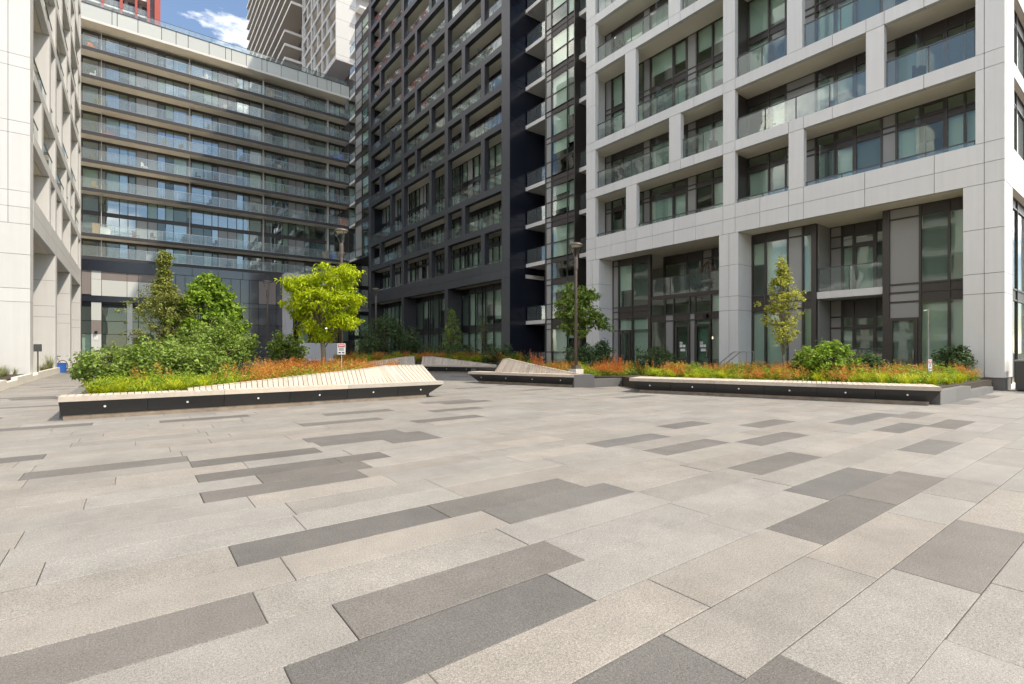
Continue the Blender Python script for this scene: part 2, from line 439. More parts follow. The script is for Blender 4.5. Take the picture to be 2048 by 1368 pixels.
for s in slabs:
    a, b, y0, y1, d = s; J = .0022; dz = R.uniform(-.002, .002)
    jr = .0052 if R.random() < .14 else J
    p = [(a + J, y0 + J), (b - jr, y0 + J), (b - jr, y1 - J), (a + J, y1 - J)]
    if s in near:
        mb = MB(); t = .004
        q = [(a + J + t, y0 + J + t), (b - jr - t, y0 + J + t), (b - jr - t, y1 - J - t), (a + J + t, y1 - J - t)]
        mb.v = [(x, y, -.06) for x, y in p] + [(x, y, dz - .003) for x, y in p] + [(x, y, dz) for x, y in q]
        mb.f = [(8, 9, 10, 11)] + [(i, (i + 1) % 4, 4 + (i + 1) % 4, 4 + i) for i in range(4)] + [(4 + i, 4 + (i + 1) % 4, 8 + (i + 1) % 4, 8 + i) for i in range(4)]
        mb.build('paving_slab', 'granite_dark' if d else 'granite_light', pav)
    else:
        mb = far[d]; n0 = len(mb.v)
        mb.v += [(x, y, -.03) for x, y in p] + [(x, y, dz) for x, y in p]
        mb.f += [tuple(n0 + i for i in f) for f in ((4, 5, 6, 7), (0, 1, 5, 4), (1, 2, 6, 5), (2, 3, 7, 6), (3, 0, 4, 7))]
for d in (False, True):
    o = far[d].build('distant_paving_slabs', 'granite_dark' if d else 'granite_light', pav); o['kind'] = 'stuff'

# ---------------------------------------------------------------- the white and the dark blocks on the right
TOPS = [8.37, 11.40, 14.36, 19.2] + [19.2 + 3.03 * i for i in range(1, 10)]   # tops of the floor beams
def beam_bottom(i): return 6.98 if i == 0 else TOPS[i] - .52
RIGHT_H = 66
XF = 23.0
WR = Wall('R', XF)
wb = empty('white_apartment_block', (XF + 4, 13, 0))
tag(wb, 'pale panel-clad apartment block with dark bronze windows and recessed balconies, at the right edge', 'apartment block', 'apartment blocks round the plaza')
rng = random.Random(3)
Y0, YC, YE = 3.46, 13.1, 22.7
CORN = (3.46, 4.23)
# ground-floor piers, deep
zj = [.42, 3.26, 3.94, 5.45, 6.98]
for a, b, br in ((3.46, 4.52, (3.97,)), (12.63, 13.62, (13.1,)), (21.6, 22.69, (22.15,))):
    vpanels(WR, wb, a, b, -1.25, 0, zj, breaks=br)
    WR.unit('pier_core', 'joint', wb, a + .03, b - .03, -1.2, -.03, 0, 7)
    WR.unit('pier_base', 'granite_base', wb, a + .04, b - .04, -1.2, -.05, .0, .43)
WR.unit('beam_core', 'joint', wb, Y0 + .03, YE - .03, -.27, -.03, 7.0, 8.34)
BR = (3.97, 5.3, 7.45, 9.72, 10.33, 11.6, 12.79, 13.41, 14.9, 16.2, 17.6, 18.72, 19.46, 20.6, 21.9)
panels(WR, wb, Y0, YE, -.3, 0, 6.98, 7.69, BR)
panels(WR, wb, Y0, YE, -.3, 0, 7.69, 8.37, BR)
NF = 6
COLS = {0: (10.33, 9.71, 19.46, 18.70), 1: (7.41, 6.81, 16.5, 15.79), 2: (10.4, 9.77, 19.53, 18.76), 3: (7.41, 6.81, 16.54, 15.82), 4: (10.4, 9.77, 19.5, 18.7), 5: (7.4, 6.8, 16.5, 15.8)}
RM = [(4.75, 'g'), (5.28, 'd'), (6.06, 'g'), (6.83, 'p'), (7.33, 'g'), (8.27, 'd'), (9.06, 'g'), (9.82, 'p'), (11.12, 'g'), (11.91, 'g'), (12.83, 'p')]
LM = [(14.85, 'g'), (15.80, 'p'), (16.38, 'd'), (17.29, 'g'), (18.86, 'p'), (19.38, 'g'), (20.97, 'g'), (21.87, 'p')]
for i in range(NF):
    zt, zb = TOPS[i], beam_bottom(i)
    zn = beam_bottom(i + 1)
    if i > 0:
        WR.unit('beam_core', 'joint', wb, Y0 + .03, YE - .03, -.25, -.03, zb + .03, zt - .03)
        c = COLS[i - 1]; c2 = COLS[i]
        panels(WR, wb, Y0, YE, -.28, 0, zb, zt, (3.97, 12.79, 13.41, c[0], c[1], c2[2], c2[3], 5.6, 8.6, 15.0, 20.4))
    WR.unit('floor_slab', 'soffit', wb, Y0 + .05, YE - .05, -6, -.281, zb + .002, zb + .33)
    # piers and columns of this storey
    for a, b in ((3.46, 4.20), (12.79, 13.41), (21.9, 22.69)):
        vpanels(WR, wb, a, b, -.28, 0, [zt, zn] if zn - zt < 3 else [zt, zt + 2.3, zn], breaks=(3.97,) if a < 4 else ())
        WR.unit('column_core', 'joint', wb, a + .03, b - .03, -.24, -.03, zt, zn)
    for b, a in (COLS[i][:2], COLS[i][2:]):
        WR.unit('column', 'white_panel', wb, a, b, -.28, -.003, zt + .009, zn - .009)
    # end returns of the recess, partition between the flats, window walls
    WR.unit('side_wall', 'white_panel', wb, 3.46, 3.72, -1.5, -.281, zt - .2, zn)
    WR.unit('side_wall', 'white_panel', wb, 22.42, 22.69, -1.5, -.281, zt - .2, zn)
    WR.unit('side_wall', 'bronze', wb, 12.95, 13.25, -1.6, -.281, zt - .2, zn)
    fl = zb + .33
    for s0, s1, cl in ((3.72, 12.95, RM), (13.25, 22.42, LM)):
        if i == 0: rows = [(10.15, None), (10.38, 's'), (zn, None)]
        elif i == 2: rows = [(fl + 2.35, None), (fl + 2.65, 's'), (zn, None)]
        else: rows = [(zn - .42, None), (zn, 's')]
        window_wall(WR, wb, s0, s1, -1.5, fl, zn, cl, rows, rng)
    for s0, s1 in ((4.20, COLS[i][1]), (COLS[i][0], 12.79), (13.41, COLS[i][3]), (COLS[i][2], 21.9)):
        railing(WR, wb, s0 + .02, s1 - .02, -.18, zt - .02 if i else zt - .85, 1.08 if i else 1.07, 1.5)
    for s in (5.9, 9.2, 17.6):
        WR.unit('balcony_screen', 'rail_glass', wb, s, s + .02, -1.45, -.35, zt, zt + 1.75)
WR.unit('back_wall', 'interior', wb, Y0 + .2, YE - .2, -6.4, -6, 0, TOPS[NF])
up = MB(); WR.box(up, Y0, YE, -14, 0, TOPS[NF] - .5, RIGHT_H); up.build('upper_storeys', 'white_panel', wb)
WR.unit('back_mass', 'white_panel', wb, Y0 + 8, YE, -14, -6.41, 0, TOPS[NF] - .51)
# ground floor glazing, right-hand bay
gz = -1.3
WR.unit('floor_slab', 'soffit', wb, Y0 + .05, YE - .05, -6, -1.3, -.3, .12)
rows_g = [(3.25, None), (3.62, 's'), (3.95, 's'), (6.55, None), (6.97, 's')]
window_wall(WR, wb, 9.75, 12.63, gz, .12, 6.97, [(10.28, 'p'), (10.94, 'g'), (11.98, 'g')], rows_g, rng, blinds=.9)
window_wall(WR, wb, 4.52, 7.15, gz, .12, 6.97, [(5.16, 'g'), (6.02, 'p')], rows_g, rng, blinds=1)
WR.unit('mullion_post', 'bronze', wb, 9.70, 9.90, gz - .1, gz + .1, .12, 6.97)
WR.unit('mullion_post', 'bronze', wb, 6.99, 7.22, gz - .1, gz + .1, .12, 6.97)
window_wall(WR, wb, 7.2, 9.7, gz - 1.4, .12, 6.97, [(7.9, 'd'), (8.75, 'g'), (9.2, 'p')], [(2.35, None), (2.85, None), (3.62, 's'), (6.0, None), (6.5, None), (6.97, 's')], rng, blinds=.5)
for s in (7.21, 9.68): 
    WR.unit('recess_wall', 'grey_panel', wb, s, s + .02, gz - 1.4, gz - .1, .12, 6.97)
WR.unit('balcony_slab', 'white_panel', wb, 7.22, 9.7, gz - 1.4, gz + .02, 3.62, 3.92)
railing(WR, wb, 7.24, 9.68, gz - .05, 3.9, 1.07, 1.3)
railing(WR, wb, 7.24, 9.68, gz - .05, .12, 1.3, 1.3)
# entrance door with frosted pane in the right-hand bay
def door(W, root, s0, s1, n, z0, z1, handle_at, pane='pane_glass', frame='bronze', hm='steel'):
    d = MB(); w = .12
    W.box(d, s0, s0 + w, n - .04, n + .05, z0, z1); W.box(d, s1 - w, s1, n - .04, n + .05, z0, z1)
    W.box(d, s0 + w, s1 - w, n - .04, n + .05, z1 - w, z1); W.box(d, s0 + w, s1 - w, n - .04, n + .05, z0, z0 + .22)
    o = d.build('door', frame, root)
    W.unit('door_pane', pane, o, s0 + w, s1 - w, n - .012, n + .012, z0 + .22, z1 - w)
    h = MB(); W.box(h, handle_at - .012, handle_at + .012, n + .09, n + .115, z0 + .85, z0 + 1.2)
    W.box(h, handle_at - .012, handle_at + .012, n + .05, n + .09, z0 + .87, z0 + .895); W.box(h, handle_at - .012, handle_at + .012, n + .05, n + .09, z0 + 1.155, z0 + 1.18)
    h.build('handle', hm, o)
    return o
door(WR, wb, 6.08, 7.0, gz + .06, .14, 2.62, 6.2)
WR.unit('door_blind', 'blind', wb, 6.2, 6.9, gz - .1, gz - .08, .3, 2.5)
# left-hand bay: lower wall with doors, upper wall with a recessed balcony
window_wall(WR, wb, 18.75, 21.6, gz, .12, 6.97, [(20.05, 'g'), (21.12, 'p')], [(2.55, None), (3.3, None), (3.72, 's'), (4.0, 's'), (6.6, None), (6.97, 's')], rng, blinds=.8)
WR.unit('mullion_post', 'bronze', wb, 18.66, 18.84, gz - .08, gz + .09, .12, 6.97)
window_wall(WR, wb, 13.62, 18.75, gz, .12, 4.3, [(14.25, 'g'), (14.84, 'g'), (15.75, 'p'), (16.1, 'g'), (17.1, 'p'), (17.67, 'g')], [(3.0, None), (3.35, 's'), (4.3, 'g')], rng, blinds=.25)
window_wall(WR, wb, 13.62, 18.75, gz - 1.4, 4.1, 6.97, [(14.6, 'g'), (15.6, 'p'), (16.2, 'd'), (17.2, 'g')], [(6.5, None), (6.97, 's')], rng, blinds=.5)
WR.unit('balcony_slab', 'bronze', wb, 13.62, 18.66, gz - 1.4, gz + .02, 4.33, 4.48)
railing(WR, wb, 13.64, 18.64, gz - .05, 4.46, 1.05, 1.4)
for s in (14.7, 16.6): WR.unit('balcony_screen', 'rail_glass', wb, s, s + .02, gz - 1.35, gz - .2, 4.5, 6.1)
d1 = door(WR, wb, 14.80, 15.72, gz + .07, .14, 2.75, 14.98)
d2 = door(WR, wb, 16.05, 16.97, gz + .07, .14, 2.75, 16.2)
d3 = door(WR, wb, 20.15, 21.05, gz + .07, .14, 2.45, 20.3)
for d_, s in ((d1, 15.2), (d2, 16.45)):
    for ds, zz, w, h in ((.14, 1.5, .17, .30), (-.05, 1.5, .16, .14), (.03, 1.28, .30, .14)):
        WR.unit('notice', 'sign_white', d_, s + ds - w / 2, s + ds + w / 2, gz + .085, gz + .09, zz, zz + h)
    t = MB(); c = WR.lohi(s + .14, s + .14, gz + .093, gz + .093, 1.7, 1.7)[0]
    t.torus(c, .055, .011, 0, 20, 4); t.build('no_smoking_ring', 'sign_black', d_)
WR.unit('entry_light', 'black_frame', wb, 14.95, 15.15, gz + .05, gz + .25, 3.05, 3.25)
lm_ = bpy.data.materials.new('exit_light'); lm_.use_nodes = True; p_ = lm_.node_tree.nodes['Principled BSDF']
p_.inputs['Emission Color'].default_value = (1, .8, .45, 1); p_.inputs['Emission Strength'].default_value = 2.5; M['exit_light'] = lm_
WR.unit('lit_panel', 'exit_light', wb, 14.93, 15.15, gz - .62, gz - .6, 1.95, 2.06)
# sunlit end of the block, facing the street
WS = Wall('B', Y0)
for i in range(NF):
    zt, zb, zn = TOPS[i], beam_bottom(i), beam_bottom(i + 1)
    if i == 0:
        panels(WS, wb, XF + .31, XF + 6, -.3, -.002, 6.98, 7.69, (25.4, 27.6)); panels(WS, wb, XF + .31, XF + 6, -.3, -.002, 7.69, 8.37, (25.4, 27.6))
    else: panels(WS, wb, XF + .29, XF + 6, -.3, -.002, zb, zt, (25.4, 27.6))
    WS.unit('column', 'white_panel', wb, XF + .29, XF + .75, -.3, -.002, zt + .009, zn - .009)
    WS.unit('column', 'white_panel', wb, XF + 5.2, XF + 6, -.3, -.002, zt + .009, zn - .009)
    window_wall(WS, wb, XF + .75, XF + 5.2, -.22, zt, zn, [(24.6, 'g'), (25.3, 'd'), (26.2, 'g')], [(zn - .5, None), (zn, 's')], rng)
WS.unit('column', 'white_panel', wb, XF + 1.26, XF + 1.3, -.3, -.002, .42, 6.97)
window_wall(WS, wb, XF + 1.3, XF + 6, -.25, .05, 6.97, [(25.0, 'g'), (25.5, 'g'), (26.6, 'g')], [(3.2, None), (3.6, 's'), (6.6, None), (6.97, 's')], rng, blinds=0)

WS.unit('end_wall', 'white_panel', wb, XF + 6.01, XF + 14, -8, -.05, 0, TOPS[NF] - .52)
# glazed link between the white and the dark block
lk = empty('glazed_link_block', (26, 26.7, 0))
tag(lk, 'narrow glazed bay with white-edged balconies squeezed between the white and the dark block', 'apartment block', 'apartment blocks round the plaza')
XL = 24.55; WL = Wall('R', XL)
LF = [.1, 3.62] + [t - .3 for t in TOPS]
for i, f in enumerate(LF[:-1]):
    z1 = LF[i + 1]
    WL.unit('balcony_slab', 'slab_edge', lk, 28.3, 30.78, -2.0, 0, f - .28, f)
    WL.unit('balcony_slab', 'slab_edge', lk, 22.72, 25.25, -2.0, -.35, f - .28, f)
    railing(WL, lk, 28.32, 30.7, -.06, f, 1.1, 1.2)
    railing(WL, lk, 22.75, 25.2, -.41, f, 1.1, 1.2)
    tall = z1 - f > 4
    rws = [(f + 1.1, None), (z1 - .75, None), (z1 - .35, 's'), (z1, 's')] if not tall else [(f + 1.1, None), (f + 2.5, None), (f + 2.9, 's'), (z1 - .35, None), (z1, 's')]
    window_wall(WL, lk, 25.25, 28.3, .06, f, z1, [(25.98, 'g'), (27.65, 'p')], rws, rng, blinds=.75)
    window_wall(WL, lk, 28.3, 30.78, -2.0, f, z1 - .28, [(29.2, 'd'), (30.0, 'g')], [(z1 - .75, None), (z1 - .28, 's')], rng, blinds=.5, fuse=True)
    window_wall(WL, lk, 22.72, 25.25, -2.0, f, z1 - .28, [(23.6, 'd'), (24.4, 'g')], [(z1 - .75, None), (z1 - .28, 's')], rng, blinds=.5, fuse=True)
for s in (25.25, 28.28): WL.unit('bay_side', 'bronze', lk, s, s + .06, -2, 0, .1, LF[-1])
WL.unit('back_wall', 'interior', lk, 22.8, 30.7, -6, -5, 0, LF[-1])
up = MB(); WL.box(up, 22.72, 30.78, -12, 0, LF[-1], RIGHT_H); up.build('upper_storeys', 'bronze', lk)
WL.unit('side_wall', 'navy_panel', lk, 30.6, 30.78, -5, -1.9, 0, LF[-1])

# dark block
db = empty('dark_apartment_block', (XF + 4, 45, 0))
tag(db, 'charcoal gridded apartment block with staggered columns and beige balcony ceilings', 'apartment block', 'apartment blocks round the plaza')
DY0, DY1 = 30.82, 59.7
MAIN = [(30.82, 31.9), (40.3, 40.92), (49.65, 50.27), (58.95, 59.7)]
INT = [[(37.32, 37.91), (34.29, 34.84)], [(46.58, 47.07), (43.47, 43.98)], [(55.87, 56.32), (52.89, 53.3)]]
ND = 13
for i in range(ND - 1):
    zt, zb, zn = TOPS[i], beam_bottom(i), beam_bottom(i + 1)
    fl = zb + .3
    ed = [DY0, 31.9, 34.8, 37.6, 40.6, 43.7, 46.8, 49.95, 53.1, 56.1, DY1]
    if i == 0:
        panels(WR, db, DY0, DY1, -.45, 0, 6.92, 7.6, ed, 'dark_panel'); panels(WR, db, DY0, DY1, -.45, 0, 7.6, 8.3, ed, 'dark_panel')
        WR.unit('beam_core', 'black_frame', db, DY0 + .02, DY1 - .02, -.4, -.03, 6.95, 8.28)
        zt = 8.3
    else:
        WR.unit('beam', 'dark_panel', db, DY0, DY1, -.45, -.004, zb, zt)
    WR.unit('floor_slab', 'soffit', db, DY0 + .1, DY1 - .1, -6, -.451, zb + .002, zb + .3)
    for a, b in MAIN: WR.unit('column', 'dark_panel', db, a, b, -.45, 0, zt, zn)
    for k in range(3):
        a, b = INT[k][(i + 1) % 2]
        WR.unit('column', 'dark_panel', db, a, b, -.45, -.004, zt, zn)
        m0, m1 = MAIN[k][1], MAIN[k + 1][0]
        railing(WR, db, m0, a, -.25, zt - (.75 if i == 0 else .02), 1.0, 1.7 if i < 4 else 2.2)
        railing(WR, db, b, m1, -.25, zt - (.75 if i == 0 else .02), 1.0, 1.7 if i < 4 else 2.2)
        if i in (2, 4, 5, 7): WR.unit('balcony_screen', 'rail_glass', db, (m0 + m1) / 2 + .3 * k, (m0 + m1) / 2 + .3 * k + .03, -1.45, -.5, zt, zt + 1.9)
        cells = []; s = m0 - .1
        while s < m1 - .5:
            s += rng.choice([.75, .95, 1.0, .55] if i < 4 else ([1.9, 1.5] if i < 7 else [2.9, 2.4])); cells.append((s, rng.choice('gggggp' if i < 4 else 'gg')))
        if i == 2: rows = [(fl + 2.3, None), (fl + 2.65, 's'), (zn, None)]
        elif i == 0: rows = [(10.15, None), (10.4, 's'), (zn, None)]
        else: rows = [(zn - .4, None), (zn, 's')]
        window_wall(WR, db, m0 - .3, m1 + .3, -1.5, fl, zn, cells, rows, rng, frame='black_frame', blinds=.85 if i < 4 else .5, fuse=True)
for k in range(3):
    a, b = MAIN[k]
    m0, m1 = MAIN[k][1], MAIN[k + 1][0]
    cells = []; s = m0 + .3
    while s < m1 - .5:
        cells.append((s, 'g')); s += rng.choice([1.1, 1.25, .5, 1.2])
    window_wall(WR, db, m0, m1, -1.5, .1, 6.92, cells, [(3.0, None), (3.55, 's'), (6.45, None), (6.92, 's')], rng, frame='black_frame', blinds=1)
for a, b in MAIN:
    vpanels(WR, db, a, b, -1.5, 0, [.1, 3.3, 6.92], 'dark_panel')
    WR.unit('pier_core', 'black_frame', db, a + .02, b - .02, -1.45, -.03, 0, 6.95)
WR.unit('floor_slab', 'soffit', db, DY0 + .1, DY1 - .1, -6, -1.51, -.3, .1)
WR.unit('back_wall', 'interior', db, DY0 + .1, DY1 - .1, -6.4, -6, 0, TOPS[ND - 1])
up = MB(); WR.box(up, DY0, DY1, -14, 0, beam_bottom(ND - 1), RIGHT_H); up.build('upper_storeys', 'dark_panel', db)
# navy return wall facing the plaza, in storey-high panels, and the far return
WD = Wall('B', DY0)
zz = [0, 3.3, 6.92, 7.6, 8.3]
for i in range(1, ND): zz += [beam_bottom(i), TOPS[i]]
vpanels(WD, db, XF + .003, XL - .02, -.3, .012, zz, 'navy_panel', (), 'return_panel')
WD.unit('return_panel', 'navy_panel', db, XL - .015, XL + 2.0, -.3, -.1, 0, TOPS[ND - 1])
for i in range(0, ND - 1):
    WR.unit('end_wall', 'navy_panel', db, DY1 - .35, DY1 - .02, -1.5, -.46, beam_bottom(i) + .31, beam_bottom(i + 1))

# second glazed link, between the dark block and the balcony block at the back
l2 = empty('corner_glazed_link', (26, 65, 0))
tag(l2, 'tall strip of green-tinted glazing in the corner behind the charcoal block', 'apartment block', 'apartment blocks round the plaza')
for i in range(2, 13):
    f, z1 = TOPS[i] - .3, TOPS[i + 1] - .3 if i < 12 else 48
    if i >= 12: break
    window_wall(WL, l2, 59.75, 68.3, .1, f, z1, [(61.2, 'g'), (63.4, 'g'), (65.8, 'p')], [(f + 1.0, None), (z1 - .7, None), (z1 - .3, 's'), (z1, 's')], rng, blinds=.5, fuse=True)
    WL.unit('balcony_slab', 'slab_edge', l2, 68.3, 70.9, -2, .06, f - .3, f)
    railing(WL, l2, 68.3, 70.9, 0, f, 1.1, 1.6, 'rail_pale')
    window_wall(WL, l2, 68.3, 70.9, -2, f, z1 - .3, [(69.2, 'd')], [(z1 - .7, None), (z1 - .3, 's')], rng, blinds=.4)
WL.unit('back_wall', 'interior', l2, 59.8, 70.9, -6, -5.5, 0, 46)
WL.unit('link_soffit', 'black_frame', l2, 59.75, 70.9, -5.4, .1, TOPS[2] - .75, TOPS[2] - .62)
for z0, z1 in ((.1, 3.4), (3.4, 6.9), (8.4, 11.4)):
    window_wall(WL, l2, 59.75, 70.9, -3, z0, z1, [(62, 'g'), (65, 'g'), (68, 'g')], [(z1 - .4, None), (z1, 's')], rng, frame='black_frame', blinds=.2)
WK = Wall('B', 71.2)
for i in range(2, 9):
    f, z1 = TOPS[i] - .3, TOPS[i + 1] - .3
    window_wall(WK, l2, 24.52, 30, 0, f, z1, [(25.4, 'g'), (26.6, 'p'), (28, 'g')], [(z1 - .5, None), (z1, 's')], rng, blinds=.5, fuse=True)
for z0, z1 in ((.05, 3.4), (3.4, 6.9), (7.4, 10.6), (10.6, TOPS[2] - .3)):
    window_wall(WK, l2, 24.42, 30, 0, z0, z1, [(25.2, 'g'), (26.1, 'g'), (27.4, 'g')], [(z1 - .5, None), (z1, 's')], rng, frame='black_frame', blinds=.2, fuse=True)
WK.unit('link_wall', 'concrete_grey', l2, 24.42, 30, -.2, .05, 6.9, 7.4)
WK.unit('rear_mass', 'dark_edge', l2, 24.52, 34, -5, -3.5, 0, 37)
WL.unit('link_wall', 'dark_panel', l2, 59.75, 70.9, -3.1, -2.9, 6.9, 8.4)
WL.unit('link_wall', 'dark_panel', l2, 59.75, 70.9, -3.1, -2.9, 11.4, 13.6)

# ---------------------------------------------------------------- balcony block at the back
bb = empty('balcony_apartment_block', (8, 75, 0))
tag(bb, 'long mid-rise block with continuous glass balconies closing the far side of the plaza', 'apartment block', 'apartment blocks round the plaza')
YB = 71.0; WB = Wall('B', YB); bx0, bx1 = -9.0, 24.5
SL = [11.56, 14.04, 18.95, 22.05, 25.1, 28.15, 31.2, 34.22, 37.1]     # balcony floor levels; the last is the parapet soffit
BC = [(-3.12, 'w'), (-2.49, 'g'), (-1.28, 'g'), (-.51, 'd'), (.23, 'p'), (1.31, 'p'), (2.26, 'd'), (3.04, 'g'), (3.83, 'g'), (5.2, 'w'), (5.66, 'g'), (6.91, 'g'), (7.82, 'd'),
      (8.5, 'p'), (9.55, 'p'), (10.56, 'g'), (11.3, 'd'), (12.03, 'g'), (13.44, 'w'), (13.92, 'g'), (15.18, 'd'), (16.02, 'g'), (16.74, 'p'), (17.73, 'p'), (18.84, 'd'), (19.47, 'g'),
      (20.28, 'g'), (21.61, 'w'), (22.23, 'g'), (23.0, 'd'), (23.72, 'g')]
rb = random.Random(11)
for i in range(8):
    z, zn = SL[i], SL[i + 1] - .38
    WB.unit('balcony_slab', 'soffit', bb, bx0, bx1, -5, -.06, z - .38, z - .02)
    WB.unit('slab_fascia', 'dark_edge', bb, bx0, bx1, -.058, .0, z - .36, z)
    cells = [(s, ('p' if k == 'w' else ('g' if k == 'd' and rb.random() < .3 else k))) for s, k in BC]
    if zn - z > 4: rows = [(z + 2.35, None), (z + 2.75, 's'), (zn, 'g')]
    else: rows = [(zn - .25, None), (zn, 's')]
    window_wall(WB, bb, bx0 + .1, 24.4, -1.7, z - .02, zn, [(-7, 'g'), (-5.6, 'd'), (-4.5, 'g')] + cells, rows, rb, frame='bronze', pane=('pane_blue', 'pane_blue', 'pane_glass'), blinds=.6, fuse=True)
    railing(WB, bb, bx0, bx1, -.03, z, 1.1, 1.46, 'rail_pale', 'steel')
    for s in (-2.86, 5.45, 13.6, 21.9): WB.unit('balcony_divider', 'slab_edge', bb, s - .02, s + .02, -1.66, -1.0, z, zn)
WB.unit('back_wall', 'interior', bb, bx0, bx1, -6.5, -5.1, 0, 37)
WB.unit('roof_soffit', 'soffit', bb, bx0, bx1, -5, -.02, 37.0, 37.2)
WB.unit('roof_edge', 'slab_edge', bb, bx0, bx1, -.3, .03, 37.02, 37.28)
pe = [-9, -6.5, -4.47 - .3, -1.9, -1.45, .4, 2.6, 4.0, 5.2, 7.35, 9.1, 9.75, 11.4, 13.2, 13.8, 15.5, 17.6, 18.8, 20.1, 21.4, 22.0, 23.3, 24.5]
for a, b in zip(pe, pe[1:]): WB.unit('parapet_panel', 'parapet_panel', bb, a + .03, b - .03, -.1, 0, 37.3, 38.78)
WB.unit('parapet_core', 'dark_edge', bb, bx0, bx1, -.4, -.08, 37.28, 38.7)
WB.unit('parapet_cap', 'steel_dark', bb, bx0, bx1, -.45, .04, 38.78, 38.86)
railing(WB, bb, bx0, bx1, -.9, 38.8, 1.15, 2.4, 'rail_glass', 'steel_dark', 'roof_railing')
bm = MB(); WB.box(bm, bx0, bx1, -14, -6.6, 0, 38.5); bm.build('rear_mass', 'concrete_grey', bb)
# podium, left part: brown and pale panels over a glazed ground floor
WB.unit('podium_band', 'navy_panel', bb, bx0, 2.9, -.4, .12, 10.0, 11.18)
px_ = [-9, -6, -4.47, -3.68, -2.8, -.58, .45, 2.9]
for a, b, k in zip(px_, px_[1:], 'pbbpwww'):
    if k == 'b':
        WB.unit('podium_panel', 'brown_panel', bb, a + .02, b - .02, -.3, 0, 7.4, 10.0); continue
    WB.unit('podium_panel', 'pale_panel' if k == 'p' else 'brown_panel', bb, a + .02, b - .02, -.3, 0, 9.06, 10.0)
    WB.unit('podium_panel', 'pale_panel', bb, a + .02, b - .02, -.3, 0, 7.3, 9.04)
WB.unit('podium_core', 'black_frame', bb, bx0, 2.9, -.5, -.28, 6.4, 11.2)
WB.unit('podium_band', 'navy_panel', bb, bx0, 2.9, -.3, .06, 6.62, 7.28)
window_wall(WB, bb, bx0, 2.9, -.6, .3, 6.6, [(-4.5, 'g'), (-3.68, 'g'), (-2.8, 'g'), (-.58, 'g'), (.45, 'g'), (1.6, 'g')], [(3.1, None), (4.55, None), (6.1, None), (6.6, 's')], rb, blinds=.1, frame='black_frame')
WB.unit('entry_pier', 'pale_panel', bb, -3.66, -2.82, -.5, .0, 4.6, 6.55); WB.unit('entry_pier', 'brown_panel', bb, -3.66, -2.82, -.5, .0, 3.1, 4.58); WB.unit('entry_pier', 'pale_panel', bb, -3.66, -2.82, -.5, .0, .3, 3.08)
WB.unit('entry_pier', 'pale_panel', bb, -.58, -.1, -.5, .0, .3, 6.55)
WB.unit('notice', 'sign_white', bb, -3.42, -3.08, .01, .03, 2.45, 2.95)
WB.unit('wall_lamp', 'black_frame', bb, -3.38, -3.14, .01, .22, 3.16, 3.42)
WB.unit('threshold', 'granite_kerb', bb, bx0, 2.9, -.5, .5, -.05, .28)
# podium, right part: slate-grey glazed panels
qx = [2.95, 3.94, 4.88, 6.25, 7.49, 8.66, 9.69, 10.72, 11.73, 12.8, 14.87, 16.2]
qz = [.05, 3.11, 4.49, 6.6, 7.25, 10.2]
for a, b in zip(qx, qx[1:]):
    for z0, z1 in zip(qz, qz[1:]):
        kind = 'slate_glass'
        if a == 12.8 and z0 == 7.25: kind = 'brown_panel'
        WB.unit('curtain_panel', kind, bb, a + .03, b - .03, -.2, 0, z0 + .025, z1 - .025)
for a, b in zip([2.95, 5.6, 8.3, 11.0, 13.6], [5.6, 8.3, 11.0, 13.6, 16.2]): WB.unit('curtain_panel', 'slate_glass', bb, a + .03, b - .03, -.2, 0, 10.23, 11.18)
WB.unit('podium_core', 'black_frame', bb, 2.92, 16.2, -.5, -.15, 0, 11.2)
WB.unit('corner_post', 'navy_panel', bb, 2.7, 2.96, -.3, .14, 0, 11.19)
# entrance portal
po = empty('entrance_portal', (20, 69.5, 0))
tag(po, 'big pale grey entrance frame round a dark glazed lobby behind the lime-green tree', 'portal')
WP = Wall('B', 69.0)
for z0, z1, n in ((9.9, 10.5, 0), (10.52, 10.9, -.01), (10.92, 11.3, 0)): WP.unit('lintel', 'portal_grey', po, 15.64, 24.4, -2, n, z0, z1)
for z0, z1 in ((0, 3.4), (3.42, 6.8), (6.82, 9.88)): WP.unit('jamb', 'portal_grey', po, 15.64, 16.49, -2, 0, z0, z1)
WP.unit('inner_wall', 'dark_panel', po, 16.5, 24.4, -1.9, -1.6, 4.6, 9.9)
WP.unit('canopy', 'concrete_grey', po, 16.5, 24.4, -1.6, -.4, 5.6, 5.9)
WP.unit('lobby_ceiling', 'wood_dark', po, 16.5, 24.4, -6, -1.9, 4.4, 4.6)
window_wall(WP, po, 16.5, 24.4, -1.9, .05, 4.4, [(17.6, 'g'), (18.9, 'g'), (20, 'd'), (20.9, 'g'), (22, 'd'), (23, 'g')], [(2.3, None), (4.4, None)], rb, blinds=.1, frame='black_frame')
WP.unit('lobby_wall', 'wood_dark', po, 16.5, 24.4, -5.2, -5, .05, 4.4)
for k in range(3):
    m_ = M.get('lobby_light')
    if not m_:
        m_ = bpy.data.materials.new('lobby_light'); m_.use_nodes = True; p_ = m_.node_tree.nodes['Principled BSDF']
        p_.inputs['Emission Color'].default_value = (1, .85, .55, 1); p_.inputs['Emission Strength'].default_value = 6; M['lobby_light'] = m_
    WP.unit('ceiling_light', 'lobby_light', po, 21.2 + k * .95, 21.6 + k * .95, -2.7, -2.4, 4.33, 4.395)

